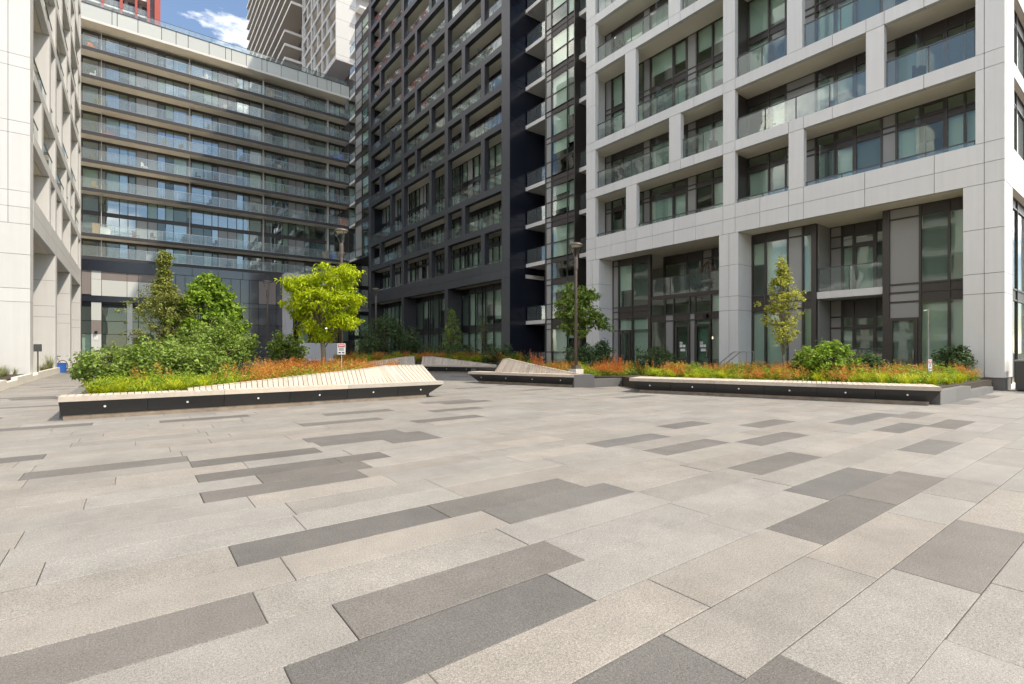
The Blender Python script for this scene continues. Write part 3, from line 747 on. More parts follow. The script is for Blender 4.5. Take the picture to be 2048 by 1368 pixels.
# ---------------------------------------------------------------- white block on the left
lb = empty('white_apartment_block', (-8, 44, 0))
tag(lb, 'sunlit pale panel-clad apartment block with deep stone-white piers, at the left edge', 'apartment block', 'apartment blocks round the plaza')
XW = -3.7; WE = Wall('L', XW); LY0, LY1 = 31.05, 58.4
WF = Wall('B', LY0)
NL = 9
GP = [(31.05, 31.95), (40.1, 40.9), (48.7, 49.75), (57.55, 58.4)]
for a, b in GP[1:]:
    vpanels(WE, lb, a, b, -2.0, 0, [.02, 3.3, 3.95, 5.45, 6.98], breaks=())
    WE.unit('pier_core', 'joint', lb, a + .03, b - .03, -1.95, -.03, 0, 7)
# wide front pier facing the camera
WF.unit('front_core', 'joint', lb, -16, XW - .03, -.9, -.03, 0, 45)
zf = [.02, 3.5, 4.1, 5.62, 6.98]
for za, zz_ in zip(zf, zf[1:]): panels(WF, lb, -16, XW, -.9, 0, za, zz_, (-14, -12.1, -10, -8.2, -6.2, -4.95))
FJ = [6.98, 7.72, 8.43]
for za, zz_ in zip(FJ, FJ[1:]): panels(WF, lb, -16, XW, -.9, 0, za, zz_, (-13, -10, -7.4, -4.42))
zp = 8.43
for i in range(1, NL + 1):
    panels(WF, lb, -16, XW, -.9, 0, zp, beam_bottom(i) + .1, (-13.4, -10.4, -7.4, -4.42)); panels(WF, lb, -16, XW, -.9, 0, beam_bottom(i) + .1, TOPS[i] + .12, (-13.4, -10.4, -7.4, -4.42)); zp = TOPS[i] + .12
LB = [(40.1, 40.7), (48.9, 49.5), (57.8, 58.4)]
rl = random.Random(5)
for i in range(NL):
    zt, zb, zn = TOPS[i], beam_bottom(i), beam_bottom(i + 1)
    if i == 0:
        panels(WE, lb, LY0 + .9, LY1, -.3, 0, 6.98, 7.69, (33.5, 36, 38.3, 40.1, 40.9, 43, 45.5, 48.7, 49.7, 52, 55)); panels(WE, lb, LY0 + .9, LY1, -.3, 0, 7.69, 8.37, (33.5, 36, 38.3, 40.1, 40.9, 43, 45.5, 48.7, 49.7, 52, 55))
        WE.unit('beam_core', 'joint', lb, LY0 + .93, LY1 - .03, -.26, -.03, 7, 8.35)
    else: panels(WE, lb, LY0 + .9, LY1, -.28, 0, zb, zt, (36, 40.4, 44, 49.2, 53))
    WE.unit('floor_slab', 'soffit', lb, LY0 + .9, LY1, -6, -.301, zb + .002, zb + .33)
    for a, b in LB:
        WE.unit('column', 'white_panel', lb, a, b, -.9, -.002, zt + .009, zn - .009)
    for k, (a, b) in enumerate(((31.95, 40.1), (40.7, 48.9), (49.5, 57.8))):
        c = a + (b - a) * (.32 if (i + k) % 2 else .68)
        WE.unit('column', 'white_panel', lb, c, c + .6, -.75, -.003, zt + .009, zn - .009)
    window_wall(WE, lb, LY0 + .95, LY1 - .1, -1.5, zb + .33, zn, [(33.4, 'g'), (35, 'd'), (36, 'g'), (38, 'p'), (39.5, 'g'), (41.5, 'g'), (43, 'd'), (44, 'g'), (46.5, 'g'), (48, 'p'), (50.5, 'g'), (52, 'g'), (54, 'd'), (55, 'g')], [(zn - .45, None), (zn, 's')], rl, fuse=True)
    for s0, s1 in ((31.95, 40.1), (40.7, 48.9), (49.5, 57.8)): railing(WE, lb, s0, s1, -.15, zt - (.85 if i == 0 else .02), 1.08, 4)
for s0, s1 in ((31.95, 40.1), (40.9, 48.7), (49.75, 57.55)):
    window_wall(WE, lb, s0, s1, -1.95, .05, 6.98, [(s0 + 1.3, 'g'), (s0 + 2.6, 'g'), (s0 + 4, 'g'), (s0 + 5.5, 'g'), (s0 + 6.8, 'g')], [(3.1, None), (3.6, 's'), (6.6, None), (6.98, 's')], rl, blinds=.8)
WE.unit('back_wall', 'interior', lb, LY0 + .9, LY1, -6.4, -6, 0, 43)
lm = MB(); WE.box(lm, LY0 + .95, LY1 - .05, -12, -6.41, 0, 43); lm.build('rear_mass', 'white_panel', lb)
lm = MB(); WE.box(lm, LY0 + .9, LY1, -12, -.05, TOPS[NL] + .13, TOPS[NL] + 5); lm.build('upper_storeys', 'white_panel', lb)
WE.unit('end_wall', 'white_panel', lb, LY1 - .3, LY1 - .02, -12, -.91, 0, 43)

# pale block across the plaza, behind the camera's left shoulder: seen only mirrored in the glass of the white block
ob = empty('street_block', (-26, -6, 0)); tag(ob, 'pale gridded block opposite, seen only as a reflection in the ground-floor glass', 'apartment block')
WO = Wall('L', -22.0); fo = MB(); po_ = MB(); wo_ = MB()
WO.box(po_, -45, 29, -12, -1.2, 0, 22); po_.build('body', 'concrete_grey', ob)
for i in range(7): WO.box(fo, -45, 29, -1.2, 0, 3.1 * i + 2.5, 3.1 * i + 3.15)
for i in range(16): WO.box(fo, -45 + i * 4.9, -44.2 + i * 4.9, -.6, .01, 0, 22)
fo.build('frame', 'white_panel', ob)
for i in range(7):
    WO.box(wo_, -44, 28.5, -1.25, -1.15, 3.1 * i + .6, 3.1 * i + 2.4)
wo_.build('window_band', 'slate_glass', ob)

# ---------------------------------------------------------------- towers behind
tw = empty('white_tower', (32, 110, 0))
tag(tw, 'tall white tower with gridded loggias and stacked slab balconies rising over the back block', 'tower')
WT = Wall('R', 27.1); ty0 = 85.0; tz0 = 50.4; PT = 3.0
gb = MB(); WT.box(gb, ty0 + .3, 106, -14, -1.6, tz0, 110); gb.build('tower_body', 'concrete_grey', tw)
WT.unit('gable', 'tower_shaded_white', tw, ty0, ty0 + .3, -3.4, 0, tz0, 110)
for i in range(8): WT.unit('gable_joint', 'joint', tw, ty0 - .004, ty0 + .01, -3.3, -.1, tz0 + .6 + PT * i, tz0 + .64 + PT * i)
WT.unit('tower_soffit', 'concrete_grey', tw, ty0, 106, -6, 0, tz0 - .3, tz0)
lw = MB(); WT.box(lw, ty0 + 1.5, 110, -12, -3.4, 30, tz0 - .3); lw.build('tower_base', 'dark_edge', tw)
tr_ = random.Random(2)
for i in range(14):
    z = tz0 + PT * i
    WT.unit('beam', 'tower_shaded_white', tw, ty0 + .3, 106, -.35, 0, z, z + .55)
    WT.unit('loggia_ceiling', 'soffit', tw, ty0 + .3, 106, -1.6, -.36, z + .02, z + .4)
    for k, y in enumerate((92.6, 99.4, 105.4)): WT.unit('column', 'tower_shaded_white', tw, y, y + .6, -.35, -.004, z + .55, z + PT)
    for k, y in enumerate((ty0 + .3, 93.2, 100)):
        c = y + (2.2 if (i + k) % 2 else 4.4); WT.unit('column', 'tower_shaded_white', tw, c, c + .55, -.35, -.004, z + .55, z + PT)
    for y in (86.5, 89, 91, 94.5, 96.5, 101, 103): WT.unit('window', 'slate_glass', tw, y, y + 1.7, -1.62, -1.58, z + .6, z + PT - .1)
    WT.unit('end_balcony', 'slab_edge', tw, ty0 - 1.6, ty0 + .2, -6.5, -3.45, z, z + .3)
gb = MB(); WT.box(gb, 107.5, 156, -14, -1.6, 30, 130); gb.build('rear_body', 'concrete_grey', tw)
WS2 = Wall('R', 25.1)
for i in range(-3, 22):
    z = 65.3 + 2.85 * i
    near_end = 112 if i < 2 else 106.5
    far_end = 156 if i > 2 else 152
    WS2.unit('balcony', 'slab_edge', tw, near_end, far_end, -3.6, 0, z - .5, z)
    WS2.unit('balcony_underside', 'tower_soffit', tw, near_end + .05, far_end - .05, -3.58, -.05, z - .51, z - .49)
    if i < 6:
        for y in (108.5, 113, 118, 123): WT.unit('window', 'slate_glass', tw, y, y + 3, -1.6, -1.56, z + .3, z + 2.2)
rt = empty('red_tower', (-4, 113, 0))
tag(rt, 'red-finned residential tower peeking above the roof at the top left', 'tower')
WRd = Wall('B', 110.0)
rbm = MB(); WRd.box(rbm, -30, 3.4, -14, -1.5, 0, 84); rbm.build('tower_body', 'concrete_grey', rt)
for x0, x1 in ((3.0, 3.85), (1.9, 2.35), (.2, .55), (-1.9, -1.5), (-4.4, -4.0), (-7.2, -6.8), (-10, -9.6)): WRd.unit('fin', 'red_paint', rt, x0, x1, -1.5, .3, 40, 84)
for i in range(14):
    z = 42 + 3 * i
    WRd.unit('balcony', 'slab_edge', rt, -30, 2.0, -1.5, 0, z, z + .35)
    WRd.unit('balcony_rail', 'rail_pale', rt, -30, 1.95, -.1, -.07, z + .35, z + 1.4)
    for x in range(-12, 3, 2): WRd.unit('window', 'slate_glass', rt, x - .8, x + .7, -1.52, -1.46, z + .5, z + 2.7)

# ---------------------------------------------------------------- benches
def bench(name, label, p0, p1, seat_d, prof, lean, ends=(.25, .25), panel=1.35, toe=True, flip=False, lights=True, seat_z=.46, back_in=.42, slat=.115, toe_in=.16):
    """p0, p1: ends of the front top edge, the bench facing the right-hand side of p0->p1 reversed; local x along, y backwards"""
    a = Vector((*p0, 0)); b = Vector((*p1, 0)); d = b - a; Lg = d.length; ang = math.atan2(d.y, d.x)
    root = empty(name, (a.x, a.y, 0), ang); tag(root, label, 'bench', 'timber and black granite benches')
    sg = 1
    rr = random.Random(int(Lg * 100))
    n = max(1, round(Lg / panel)); w = Lg / n
    zt = seat_z - .10; zbm = .09
    e0, e1 = ends
    for i in range(n):
        u0, u1 = i * w + .004, (i + 1) * w - .004
        b0 = u0 + (e0 if i == 0 else 0); b1 = u1 - (e1 if i == n - 1 else 0)
        m = MB(); yt, yb = .03, .03 + toe_in
        m.hexa([(b0, yb, zbm), (b1, yb, zbm), (b1, yb + .04, zbm), (b0, yb + .04, zbm), (u0, yt, zt), (u1, yt, zt), (u1, yt + .04, zt), (u0, yt + .04, zt)])
        m.build('granite_panel', 'granite_black', root, local=True)
        if lights:
            q = MB(); cx = (u0 + u1) / 2; cz = .24; cy = yt + (yb - yt) * (zt - cz) / (zt - zbm) - .004
            q.tube([(cx, cy + .02, cz), (cx, cy - .006, cz)], .022, 10); q.build('step_light', 'lens', root, local=True)
    m = MB(); m.box((e0 + .03, .03 + toe_in + .012, 0), (Lg - e1 - .03, .03 + toe_in + .06, zbm)); m.build('toe_board', 'wood_dark', root, local=True)
    # end cheeks
    for u, e, s_ in ((0, e0, 1), (Lg, e1, -1)):
        m = MB(); y0, y1 = .07, seat_d - .03
        xs = u + s_ * .004; xb = u + s_ * e
        m.hexa([(min(xb, xb + s_ * .04), y0 + toe_in, zbm), (max(xb, xb + s_ * .04), y0 + toe_in, zbm), (max(xb, xb + s_ * .04), y1, zbm), (min(xb, xb + s_ * .04), y1, zbm),
                (min(xs, xs + s_ * .04), y0, zt), (max(xs, xs + s_ * .04), y0, zt), (max(xs, xs + s_ * .04), y1, zt), (min(xs, xs + s_ * .04), y1, zt)])
        m.build('end_panel', 'granite_kerb' if s_ < 0 else 'granite_black', root, local=True)
    m = MB(); m.box((e0 + .1, .3, 0), (Lg - e1 - .1, seat_d - .05, zt)); m.build('core', 'granite_black', root, local=True)
    # seat: nosing board and cross slats
    nb = max(1, round(Lg / 2.6)); nw = Lg / nb
    for i in range(nb): unit('nosing_board', (i * nw + .003, 0, zt + .004), ((i + 1) * nw - .003, .055, seat_z), 'wood', root, local=True)
    ns = int(Lg / slat)
    for i in range(ns):
        x = i * Lg / ns; x2 = (i + 1) * Lg / ns - .012
        unit('seat_slat', (x + .003, .06, seat_z - .045), (x2, seat_d, seat_z + rr.uniform(-.001, .001)), 'wood', root, local=True)
        xm = (x + x2) / 2
        h = np.interp(xm, [q[0] for q in prof], [q[1] for q in prof]) if prof else 0
        if h > .02:
            lx = np.interp(xm, [q[0] for q in lean], [q[1] for q in lean])
            k = .36 * h
            m = MB(); th = .035; y = back_in
            m.hexa([(x + .003, y, seat_z), (x2, y, seat_z), (x2, y + th, seat_z), (x + .003, y + th, seat_z),
                    (x + .003 + lx, y + k, seat_z + h), (x2 + lx, y + k, seat_z + h), (x2 + lx, y + k + th, seat_z + h), (x + .003 + lx, y + k + th, seat_z + h)])
            m.build('back_slat', 'wood', root, local=True)
            m = MB(); yy = y + k + th
            m.hexa([(x + .003 + lx, y + k, seat_z + h + .001), (x2 + lx, y + k, seat_z + h + .001), (x2 + lx, yy + .10, seat_z + h + .001), (x + .003 + lx, yy + .10, seat_z + h + .001),
                    (x + .003 + lx, y + k, seat_z + h + .03), (x2 + lx, y + k, seat_z + h + .03), (x2 + lx, yy + .10, seat_z + h + .03), (x + .003 + lx, yy + .10, seat_z + h + .03)])
            m.build('cap_slat', 'wood', root, local=True)
    if prof:
        m = MB(); pts = [q for q in prof]
        for q0, q1 in zip(pts, pts[1:]):
            if max(q0[1], q1[1]) < .03: continue
            ya = back_in + .08
            m.hexa([(q0[0], ya, seat_z - .3), (q1[0], ya, seat_z - .3), (q1[0], seat_d + .1, seat_z - .3), (q0[0], seat_d + .1, seat_z - .3),
                    (q0[0], ya + .36 * q0[1], seat_z + max(q0[1] - .04, 0)), (q1[0], ya + .36 * q1[1], seat_z + max(q1[1] - .04, 0)), (q1[0], seat_d + .1, seat_z + max(q1[1] - .04, 0)), (q0[0], seat_d + .1, seat_z + max(q0[1] - .04, 0))])
        m.build('back_core', 'granite_black', root, local=True)
    return root
bench('plaza_bench', 'long timber bench with rising slatted back and black base, nearest left', (-1.14, 12.72), (7.12, 12.72), .62,
      [(0, 0), (1.9, 0), (2.6, .06), (7.05, .43), (7.25, .43)], [(0, 0), (4, 0), (6.2, -.06), (7.3, -.34)], (.03, .45), toe_in=.10)
bench('plaza_bench', 'short timber bench whose slatted back peaks at one end, beside the brown lamp post', (11.0, 17.62), (12.62, 13.05), .75,
      [(0, 0), (1.05, .0), (1.08, .50), (1.3, .52), (4.6, .02), (4.9, 0)], [(0, 0), (1, .28), (2.4, .05), (5, 0)], (.35, .12))
bench('plaza_bench', 'wide flat timber-topped bench with black base and no back, nearest right', (12.62, 10.55), (15.46, 3.42), 1.15, None, None, (.25, .18), panel=1.3, toe_in=.13)
bench('plaza_bench', 'shaded timber bench wing falling away to the right, in front of the charcoal block', (13.65, 27.6), (16.3, 23.1), .75,
      [(0, .46), (.6, .48), (4.6, .05), (5.2, 0)], [(0, 0), (5, 0)], (.02, .3))
bench('plaza_bench', 'shaded timber bench wing rising towards the bend, behind the nearest left bench', (8.9, 28.6), (13.62, 27.6), .75,
      [(0, 0), (1, .02), (4.3, .46), (4.9, .48)], [(0, 0), (5, 0)], (.3, .02))

# ---------------------------------------------------------------- planters
def planter(name, label, poly, kerbs, z=.36, kw=.22, kz=.36, km='granite_kerb', soil='soil', seg=1.2):
    c = Vector((sum(p[0] for p in poly) / len(poly), sum(p[1] for p in poly) / len(poly), 0))
    root = empty(name, c); tag(root, label, 'planter')
    m = MB(); n = len(poly)
    m.v = [(x, y, 0) for x, y in poly] + [(x, y, z) for x, y in poly]
    m.f = [tuple(range(n, 2 * n))] + [(i, (i + 1) % n, n + (i + 1) % n, n + i) for i in range(n)]
    m.build('soil', soil, root)
    for (p, q, zz_) in kerbs:
        p = Vector((*p, 0)); q = Vector((*q, 0)); d = q - p; k = max(1, round(d.length / seg)); nn = Vector((-d.y, d.x, 0)).normalized() * kw
        for i in range(k):
            a = p + d * (i / k) + d.normalized() * .003; b = p + d * ((i + 1) / k) - d.normalized() * .003
            mb = MB(); mb.hexa([a, b, b + nn, a + nn] + [v + Vector((0, 0, zz_)) for v in (a, b, b + nn, a + nn)])
            mb.build('kerb_block', km, root)
    return root
planter('planter', 'granite-kerbed planter full of shrubs and orange plumes behind the nearest left bench',
        [(-.95, 13.38), (7.0, 13.38), (7.6, 16), (7.6, 26), (4.5, 33.5), (-1.0, 33.5)],
        [((-1.17, 33.5), (-1.17, 13.3), .36), ((7.62, 16), (7.62, 26), .36), ((6.9, 13.4), (7.6, 16), .36), ((7.62, 26), (4.5, 33.6), .36)])
planter('planter', 'granite-kerbed planter of lime grass and orange plumes in front of the white block',
        [(13.6, 10.9), (16.35, 3.75), (22.9, 3.75), (22.9, 22.5), (14.6, 22.6), (13.4, 17.4), (13.75, 13.2), (14.6, 12.5)],
        [((15.8, 3.52), (18.8, 3.52), .34), ((18.8, 3.52), (21.6, 3.52), .2), ((13.2, 12.75), (14.7, 12.5), .3), ((14.7, 12.5), (13.5, 10.75), .3), ((14.62, 22.9), (22.9, 22.9), .34)])
e = MB(); e.hexa([(12.62, 13.05, 0), (13.2, 12.62, 0), (13.6, 13.4, 0), (13.1, 13.9, 0), (12.62, 13.05, .46), (13.2, 12.62, .46), (13.6, 13.4, .46), (13.1, 13.9, .46)])
o = e.build('granite_block', 'granite_kerb'); tag(o, 'grey granite end block closing the short bench by the lamp post', 'stone block')
planter('planter', 'shaded planter bed of shrubs along the foot of the charcoal block',
        [(14.4, 27.9), (16.95, 23.5), (17.3, 23.3), (22.9, 23.6), (22.9, 56), (15, 56), (9.1, 34), (9.1, 29.3), (13.8, 28.3)], [((9.0, 29.3), (9.0, 34), .36), ((22.9, 23.4), (16.6, 23.2), .36)])
planter('planter', 'pale stone-edged strip of grasses along the left white block', [(-9, 15), (-3.75, 15), (-3.75, 30.9), (-9, 30.9)],
        [((-3.5, 15), (-3.5, 24.4), .32), ((-3.5, 24.4), (-3.5, 26.4), .22), ((-3.5, 26.4), (-3.5, 30.0), .32), ((-3.5, 30.0), (-3.5, 31.5), .22), ((-3.5, 31.5), (-3.5, 41.5), .32)], z=.28, kw=.18, km='pale_stone', seg=3)

# ---------------------------------------------------------------- vegetation
NR = np.random.default_rng(4)
def np_mesh(name, V, F, m, parent=None, mats=None):
    """V (n,3), F (k,3) or (k,4)"""
    me = bpy.data.meshes.new(name); o0 = org(parent)
    V = np.asarray(V, dtype=np.float32) - np.array(o0[:], dtype=np.float32)
    k, c = F.shape
    me.vertices.add(len(V)); me.vertices.foreach_set('co', V.ravel())
    me.loops.add(k * c); me.loops.foreach_set('vertex_index', F.astype(np.int32).ravel())
    me.polygons.add(k); me.polygons.foreach_set('loop_start', np.arange(0, k * c, c, dtype=np.int32))
    me.update(calc_edges=True); me.materials.append(M[m])
    o = bpy.data.objects.new(name, me); put(o, parent); ORG[o.name] = o0
    return o
def leaves(name, C, size, m, parent, up=.55, aspect=.5, droop=0, outward=None, fold=.18):
    """one folded leaf (two quads sharing a midrib) at every centre"""
    n = len(C)
    nrm = NR.normal(size=(n, 3)); nrm /= np.linalg.norm(nrm, axis=1, keepdims=True)
    nrm[:, 2] = np.abs(nrm[:, 2]) + up
    if outward is not None: nrm += outward * .7
    nrm /= np.linalg.norm(nrm, axis=1, keepdims=True)
    t = NR.normal(size=(n, 3)); t -= (t * nrm).sum(1, keepdims=True) * nrm
    if outward is not None: 
        t += outward * .8; t[:, 2] -= droop; t -= (t * nrm).sum(1, keepdims=True) * nrm
    t /= np.linalg.norm(t, axis=1, keepdims=True) + 1e-9
    b = np.cross(nrm, t)
    L_ = (size * NR.uniform(.65, 1.25, n))[:, None]; Wd = L_ * aspect * .5
    base = C - t * L_ * .5; tip = C + t * L_ * .5 - nrm * L_ * .12
    l = C + b * Wd + nrm * L_ * fold * .5; r = C - b * Wd + nrm * L_ * fold * .5
    V = np.stack([base, r, tip, l], 1).reshape(-1, 3)
    i = np.arange(n) * 4
    F = np.concatenate([np.stack([i, i + 1, i + 2], 1), np.stack([i, i + 2, i + 3], 1)])
    return np_mesh(name, V, F, m, parent)
def clumps(shape_fn, nclump, per, rad, flat=.7):
    """centres of leaves in clumps, spread through the volume given by shape_fn(n) -> points"""
    K = shape_fn(nclump); out = []
    R_ = rad * NR.uniform(.5, 1.35, len(K))
    P = NR.normal(size=(len(K), per, 3)); P /= np.linalg.norm(P, axis=2, keepdims=True); P *= (NR.uniform(.25, 1, (len(K), per, 1)))
    P[:, :, 2] *= flat
    out = K[:, None, :] + P * R_[:, None, None]
    o = P.reshape(-1, 3); o = o / (np.linalg.norm(o, axis=1, keepdims=True) + 1e-6)
    return out.reshape(-1, 3), o, K
def ell(parts):
    """points in a union of ellipsoids (cx,cy,cz,rx,ry,rz,weight), denser near the surface"""
    w = np.array([p[6] for p in parts], float); w /= w.sum()
    def f(n):
        idx = NR.choice(len(parts), n, p=w); A = np.array([p[:6] for p in parts])[idx]
        d = NR.normal(size=(n, 3)); d /= np.linalg.norm(d, axis=1, keepdims=True)
        r = NR.uniform(.12, 1, n) ** .45
        return A[:, :3] + d * A[:, 3:6] * r[:, None]
    return f
def trunk(name, root, pts, rad, m, limbs=(), lr=.02):
    b = MB(); b.tube(pts, rad, 8)
    top = Vector(pts[-1])
    for q in limbs:
        q = Vector(q); 
        h = min(max((q.z - pts[0][2]) * .55 + pts[0][2], pts[0][2] + .3), top.z)
        k = max(0, min(1, (h - pts[0][2]) / max(.01, top.z - pts[0][2])))
        st = Vector(pts[0]).lerp(top, k)
        for j in range(len(pts) - 1):
            if pts[j][2] <= h <= pts[j + 1][2]: st = Vector(pts[j]).lerp(Vector(pts[j + 1]), (h - pts[j][2]) / max(1e-6, pts[j + 1][2] - pts[j][2]))
        mid = st.lerp(q, .5) + Vector((0, 0, .12 * (q - st).length))
        b.tube([st, mid, q], [lr, lr * .6, lr * .2], 5)
    return b.build(name, m, root, smooth=True)
def tree(name, label, cat, base, pts, rad, bark, shape, ncl, per, crad, lsize, lm, aspect=.5, up=.55, droop=.3, nl=22, lr=.018, group=None, flat=.75):
    root = empty(name, base); tag(root, label, cat, group)
    C, o, K = clumps(shape, ncl, per, crad, flat)
    trunk('trunk', root, pts, rad, bark, [tuple(k) for k in K[:nl]], lr)
    leaves('crown', C, lsize, lm, root, up, aspect, droop, o)
    return root
def T(px, d):
    a = (px - 1024) / 1005; return d * (a * CS + SN), d * (-a * SN + CS)
def Z(py, d): return CAMH + (700 - py) * d / 1005
SZ = .36

def branchy(x, y, z0, z1, prof, nb, rise=.55, jit=.05, pw=.75):
    """points along many thin rising branches, so that gaps stay open between them"""
    tb = NR.uniform(0, 1, nb); az = NR.uniform(0, 6.283, nb) ; ln = np.interp(tb, prof[0], prof[1]) * NR.uniform(.55, 1.1, nb)
    def f(n):
        i = NR.integers(0, nb, n); u = NR.uniform(.08, 1, n) ** pw; r = ln[i] * u; a = az[i] + NR.normal(size=n) * .06
        z = z0 + tb[i] * (z1 - z0) + r * rise
        return np.stack([x + r * np.cos(a), y + r * np.sin(a), np.minimum(z, z1 + .05)], 1) + NR.normal(size=(n, 3)) * jit
    return f
# slender olive-green spire tree on the left
x, y = T(328, 19.3); d = 19.3
spire = branchy(x, y, SZ + .6, Z(508, d), ([0, .12, .35, .5, .62, .75, 1], [1.1, 1.6, 1.5, 1.0, .45, .16, .06]), 170, .5, .07)
tree('spire_tree', 'slender olive-green tree with a thin leafy spire, tallest in the left planter', 'tree', (x, y, SZ), [(x, y, SZ), (x + .03, y, 2), (x - .02, y, 3.6), (x + .02, y, Z(515, d))], [.05, .04, .028, .008], 'bark',
     spire, 900, 17, .16, .09, 'leaf_olive', .55, nl=90, lr=.012)
# broad-leaved bright tree beside it
x, y = T(408, 20.3); d = 20.3
def cone2(n):
    t = NR.uniform(0, 1, n); z = SZ + .9 + t * (Z(548, d) - SZ - 1.0)
    r = np.interp(t, [0, .1, .4, .7, .9, 1], [1.5, 1.85, 1.55, 1.0, .45, .15]) * NR.uniform(.05, 1, n) ** .45
    a = NR.uniform(0, 2 * math.pi, n); return np.stack([x + .15 + r * np.cos(a), y + r * np.sin(a), z], 1)
tree('broadleaf_tree', 'bright green large-leaved pyramidal tree beside the slender spire tree', 'tree', (x, y, SZ), [(x, y, SZ), (x, y, 2), (x, y, Z(560, d))], [.06, .05, .015], 'bark', cone2, 330, 26, .27, .17, 'leaf_bright', .62, up=.3, droop=.6, nl=40)
# mounds of dogwood-like shrubs
shr = 'shrubs in the left planter'
for px, dd, top, w, lab in ((258, 14.8, 690, 1.25, 'leafy green shrub spilling over the kerb at the left end of the planter'), (338, 15.8, 668, 1.35, 'rounded leafy shrub at the foot of the slender spire tree'),
                            (432, 17.2, 640, 1.25, 'tall bushy shrub right of the leafy mound, against the slate panels'), (378, 14.9, 698, 1.1, 'low green shrub with the orange plumes growing in front')):
    x, y = T(px, dd); zt = Z(top, dd); h = zt - SZ
    tree('shrub', lab, 'shrub', (x, y, SZ), [(x, y, SZ), (x, y, SZ + h * .5)], [.03, .012], 'bark',
         ell([(x, y, SZ + h * .5, w, w, h * .5, 3), (x - w * .45, y - .2, SZ + h * .38, w * .7, w * .7, h * .42, 1), (x + w * .5, y + .1, SZ + h * .42, w * .6, w * .6, h * .42, 1)]), 230, 28, .24, .11, 'leaf_mid', .6, nl=30, group=shr)
# lime-green tree in the centre
x, y = T(646, 17.5); d = 17.5
def at3(px, py, dd=0): 
    q = T(px, d + dd); return (q[0], q[1], Z(py, d + dd))
P3 = []
for px, py, dd, rx, rz, w in ((600, 570, 0, .55, .32, 2), (672, 552, .1, .72, .45, 3), (640, 600, -.3, .85, .5, 3), (610, 620, .2, .5, .35, 2), (690, 600, .1, .6, .5, 2.4), (640, 585, .6, .8, .5, 2), (665, 640, -.1, .5, .3, 1.2), (578, 565, -.1, .28, .12, .5), (625, 655, 0, .5, .3, 1.1), (700, 545, 0, .35, .2, .8), (590, 610, 0, .4, .25, .9), (650, 672, 0, .35, .22, .7), (695, 640, 0, .4, .3, 1)):
    q = at3(px, py, dd); P3.append((q[0], q[1], q[2], rx, rx, rz, w))
tree('lime_tree', 'glowing lime-green tree with a short trunk standing before the entrance portal', 'tree', (x, y, SZ), [(x, y, SZ), (x + .02, y, 1.2), (x - .03, y, 1.9), (x, y, 3.2)], [.095, .085, .08, .03], 'bark_pale',
     ell(P3), 400, 36, .27, .15, 'leaf_lime', .28, up=.25, droop=1.0, nl=26, lr=.03, flat=.6)
x, y = T(575, 18.8); d = 18.8
tree('shrub', 'glossy green upright shrub between the brown lamp post and the lime-green tree', 'shrub', (x, y, SZ), [(x, y, SZ), (x, y, 1.3)], [.03, .012], 'bark', ell([(x, y, 1.15, .68, .68, .85, 2), (x - .3, y, 1.5, .3, .3, .55, 1), (x + .35, y, 1.4, .3, .3, .6, 1)]), 110, 24, .2, .12, 'leaf_mid', .5, nl=24, group=shr)
# trees and shrubs along the charcoal block
x, y = T(768, 33.5); d = 33.5
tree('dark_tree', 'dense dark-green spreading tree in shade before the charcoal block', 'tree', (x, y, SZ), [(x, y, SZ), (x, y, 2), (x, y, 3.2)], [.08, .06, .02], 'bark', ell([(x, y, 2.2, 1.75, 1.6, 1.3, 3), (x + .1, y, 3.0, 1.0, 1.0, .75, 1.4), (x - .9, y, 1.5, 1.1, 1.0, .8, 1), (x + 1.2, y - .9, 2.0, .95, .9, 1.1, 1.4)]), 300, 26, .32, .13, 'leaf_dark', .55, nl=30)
bsh = 'shrubs along the charcoal block'
x, y = T(905, 33.5); d = 33.5
def cone6(n):
    t = NR.uniform(0, 1, n); z = .9 + t * (Z(618, d) - 1.0); r = np.interp(t, [0, .15, .6, 1], [.5, .82, .5, .12]) * NR.uniform(.1, 1, n) ** .5; a = NR.uniform(0, 6.283, n)
    return np.stack([x + r * np.cos(a), y + r * np.sin(a), z], 1)
tree('conical_tree', 'small narrow conical green tree against the dark ground-floor glazing', 'tree', (x, y, SZ), [(x, y, SZ), (x, y, 2), (x, y, 4)], [.05, .04, .01], 'bark', cone6, 130, 22, .22, .1, 'leaf_mid', .55, nl=24)
x, y = T(968, 31); d = 31
tree('airy_tree', 'thin airy small tree with sparse leaves, right of the conical tree', 'tree', (x, y, SZ), [(x, y, SZ), (x, y, 2), (x, y, Z(625, d))], [.035, .025, .008], 'bark', ell([(x, y, 2.3, .65, .65, .9, 2), (x, y, 3.2, .3, .3, .6, 1)]), 60, 12, .2, .075, 'leaf_dark', .55, nl=40, lr=.01)
i = 0
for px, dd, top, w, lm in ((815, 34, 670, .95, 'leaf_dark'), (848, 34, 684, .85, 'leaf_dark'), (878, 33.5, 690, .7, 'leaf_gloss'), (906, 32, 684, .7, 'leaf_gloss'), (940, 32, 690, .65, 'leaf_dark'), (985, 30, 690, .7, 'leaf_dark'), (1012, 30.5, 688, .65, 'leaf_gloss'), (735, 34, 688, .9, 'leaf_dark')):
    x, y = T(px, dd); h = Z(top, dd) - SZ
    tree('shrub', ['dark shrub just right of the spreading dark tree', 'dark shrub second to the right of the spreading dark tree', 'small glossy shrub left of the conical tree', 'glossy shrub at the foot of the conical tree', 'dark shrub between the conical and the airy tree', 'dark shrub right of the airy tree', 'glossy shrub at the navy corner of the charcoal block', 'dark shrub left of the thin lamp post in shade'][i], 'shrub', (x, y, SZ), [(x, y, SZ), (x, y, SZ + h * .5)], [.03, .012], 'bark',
         ell([(x, y, SZ + h * .5, w, w, h * .52, 1)]), 70, 22, .22, .1, lm, .5, nl=14, group=bsh); i += 1
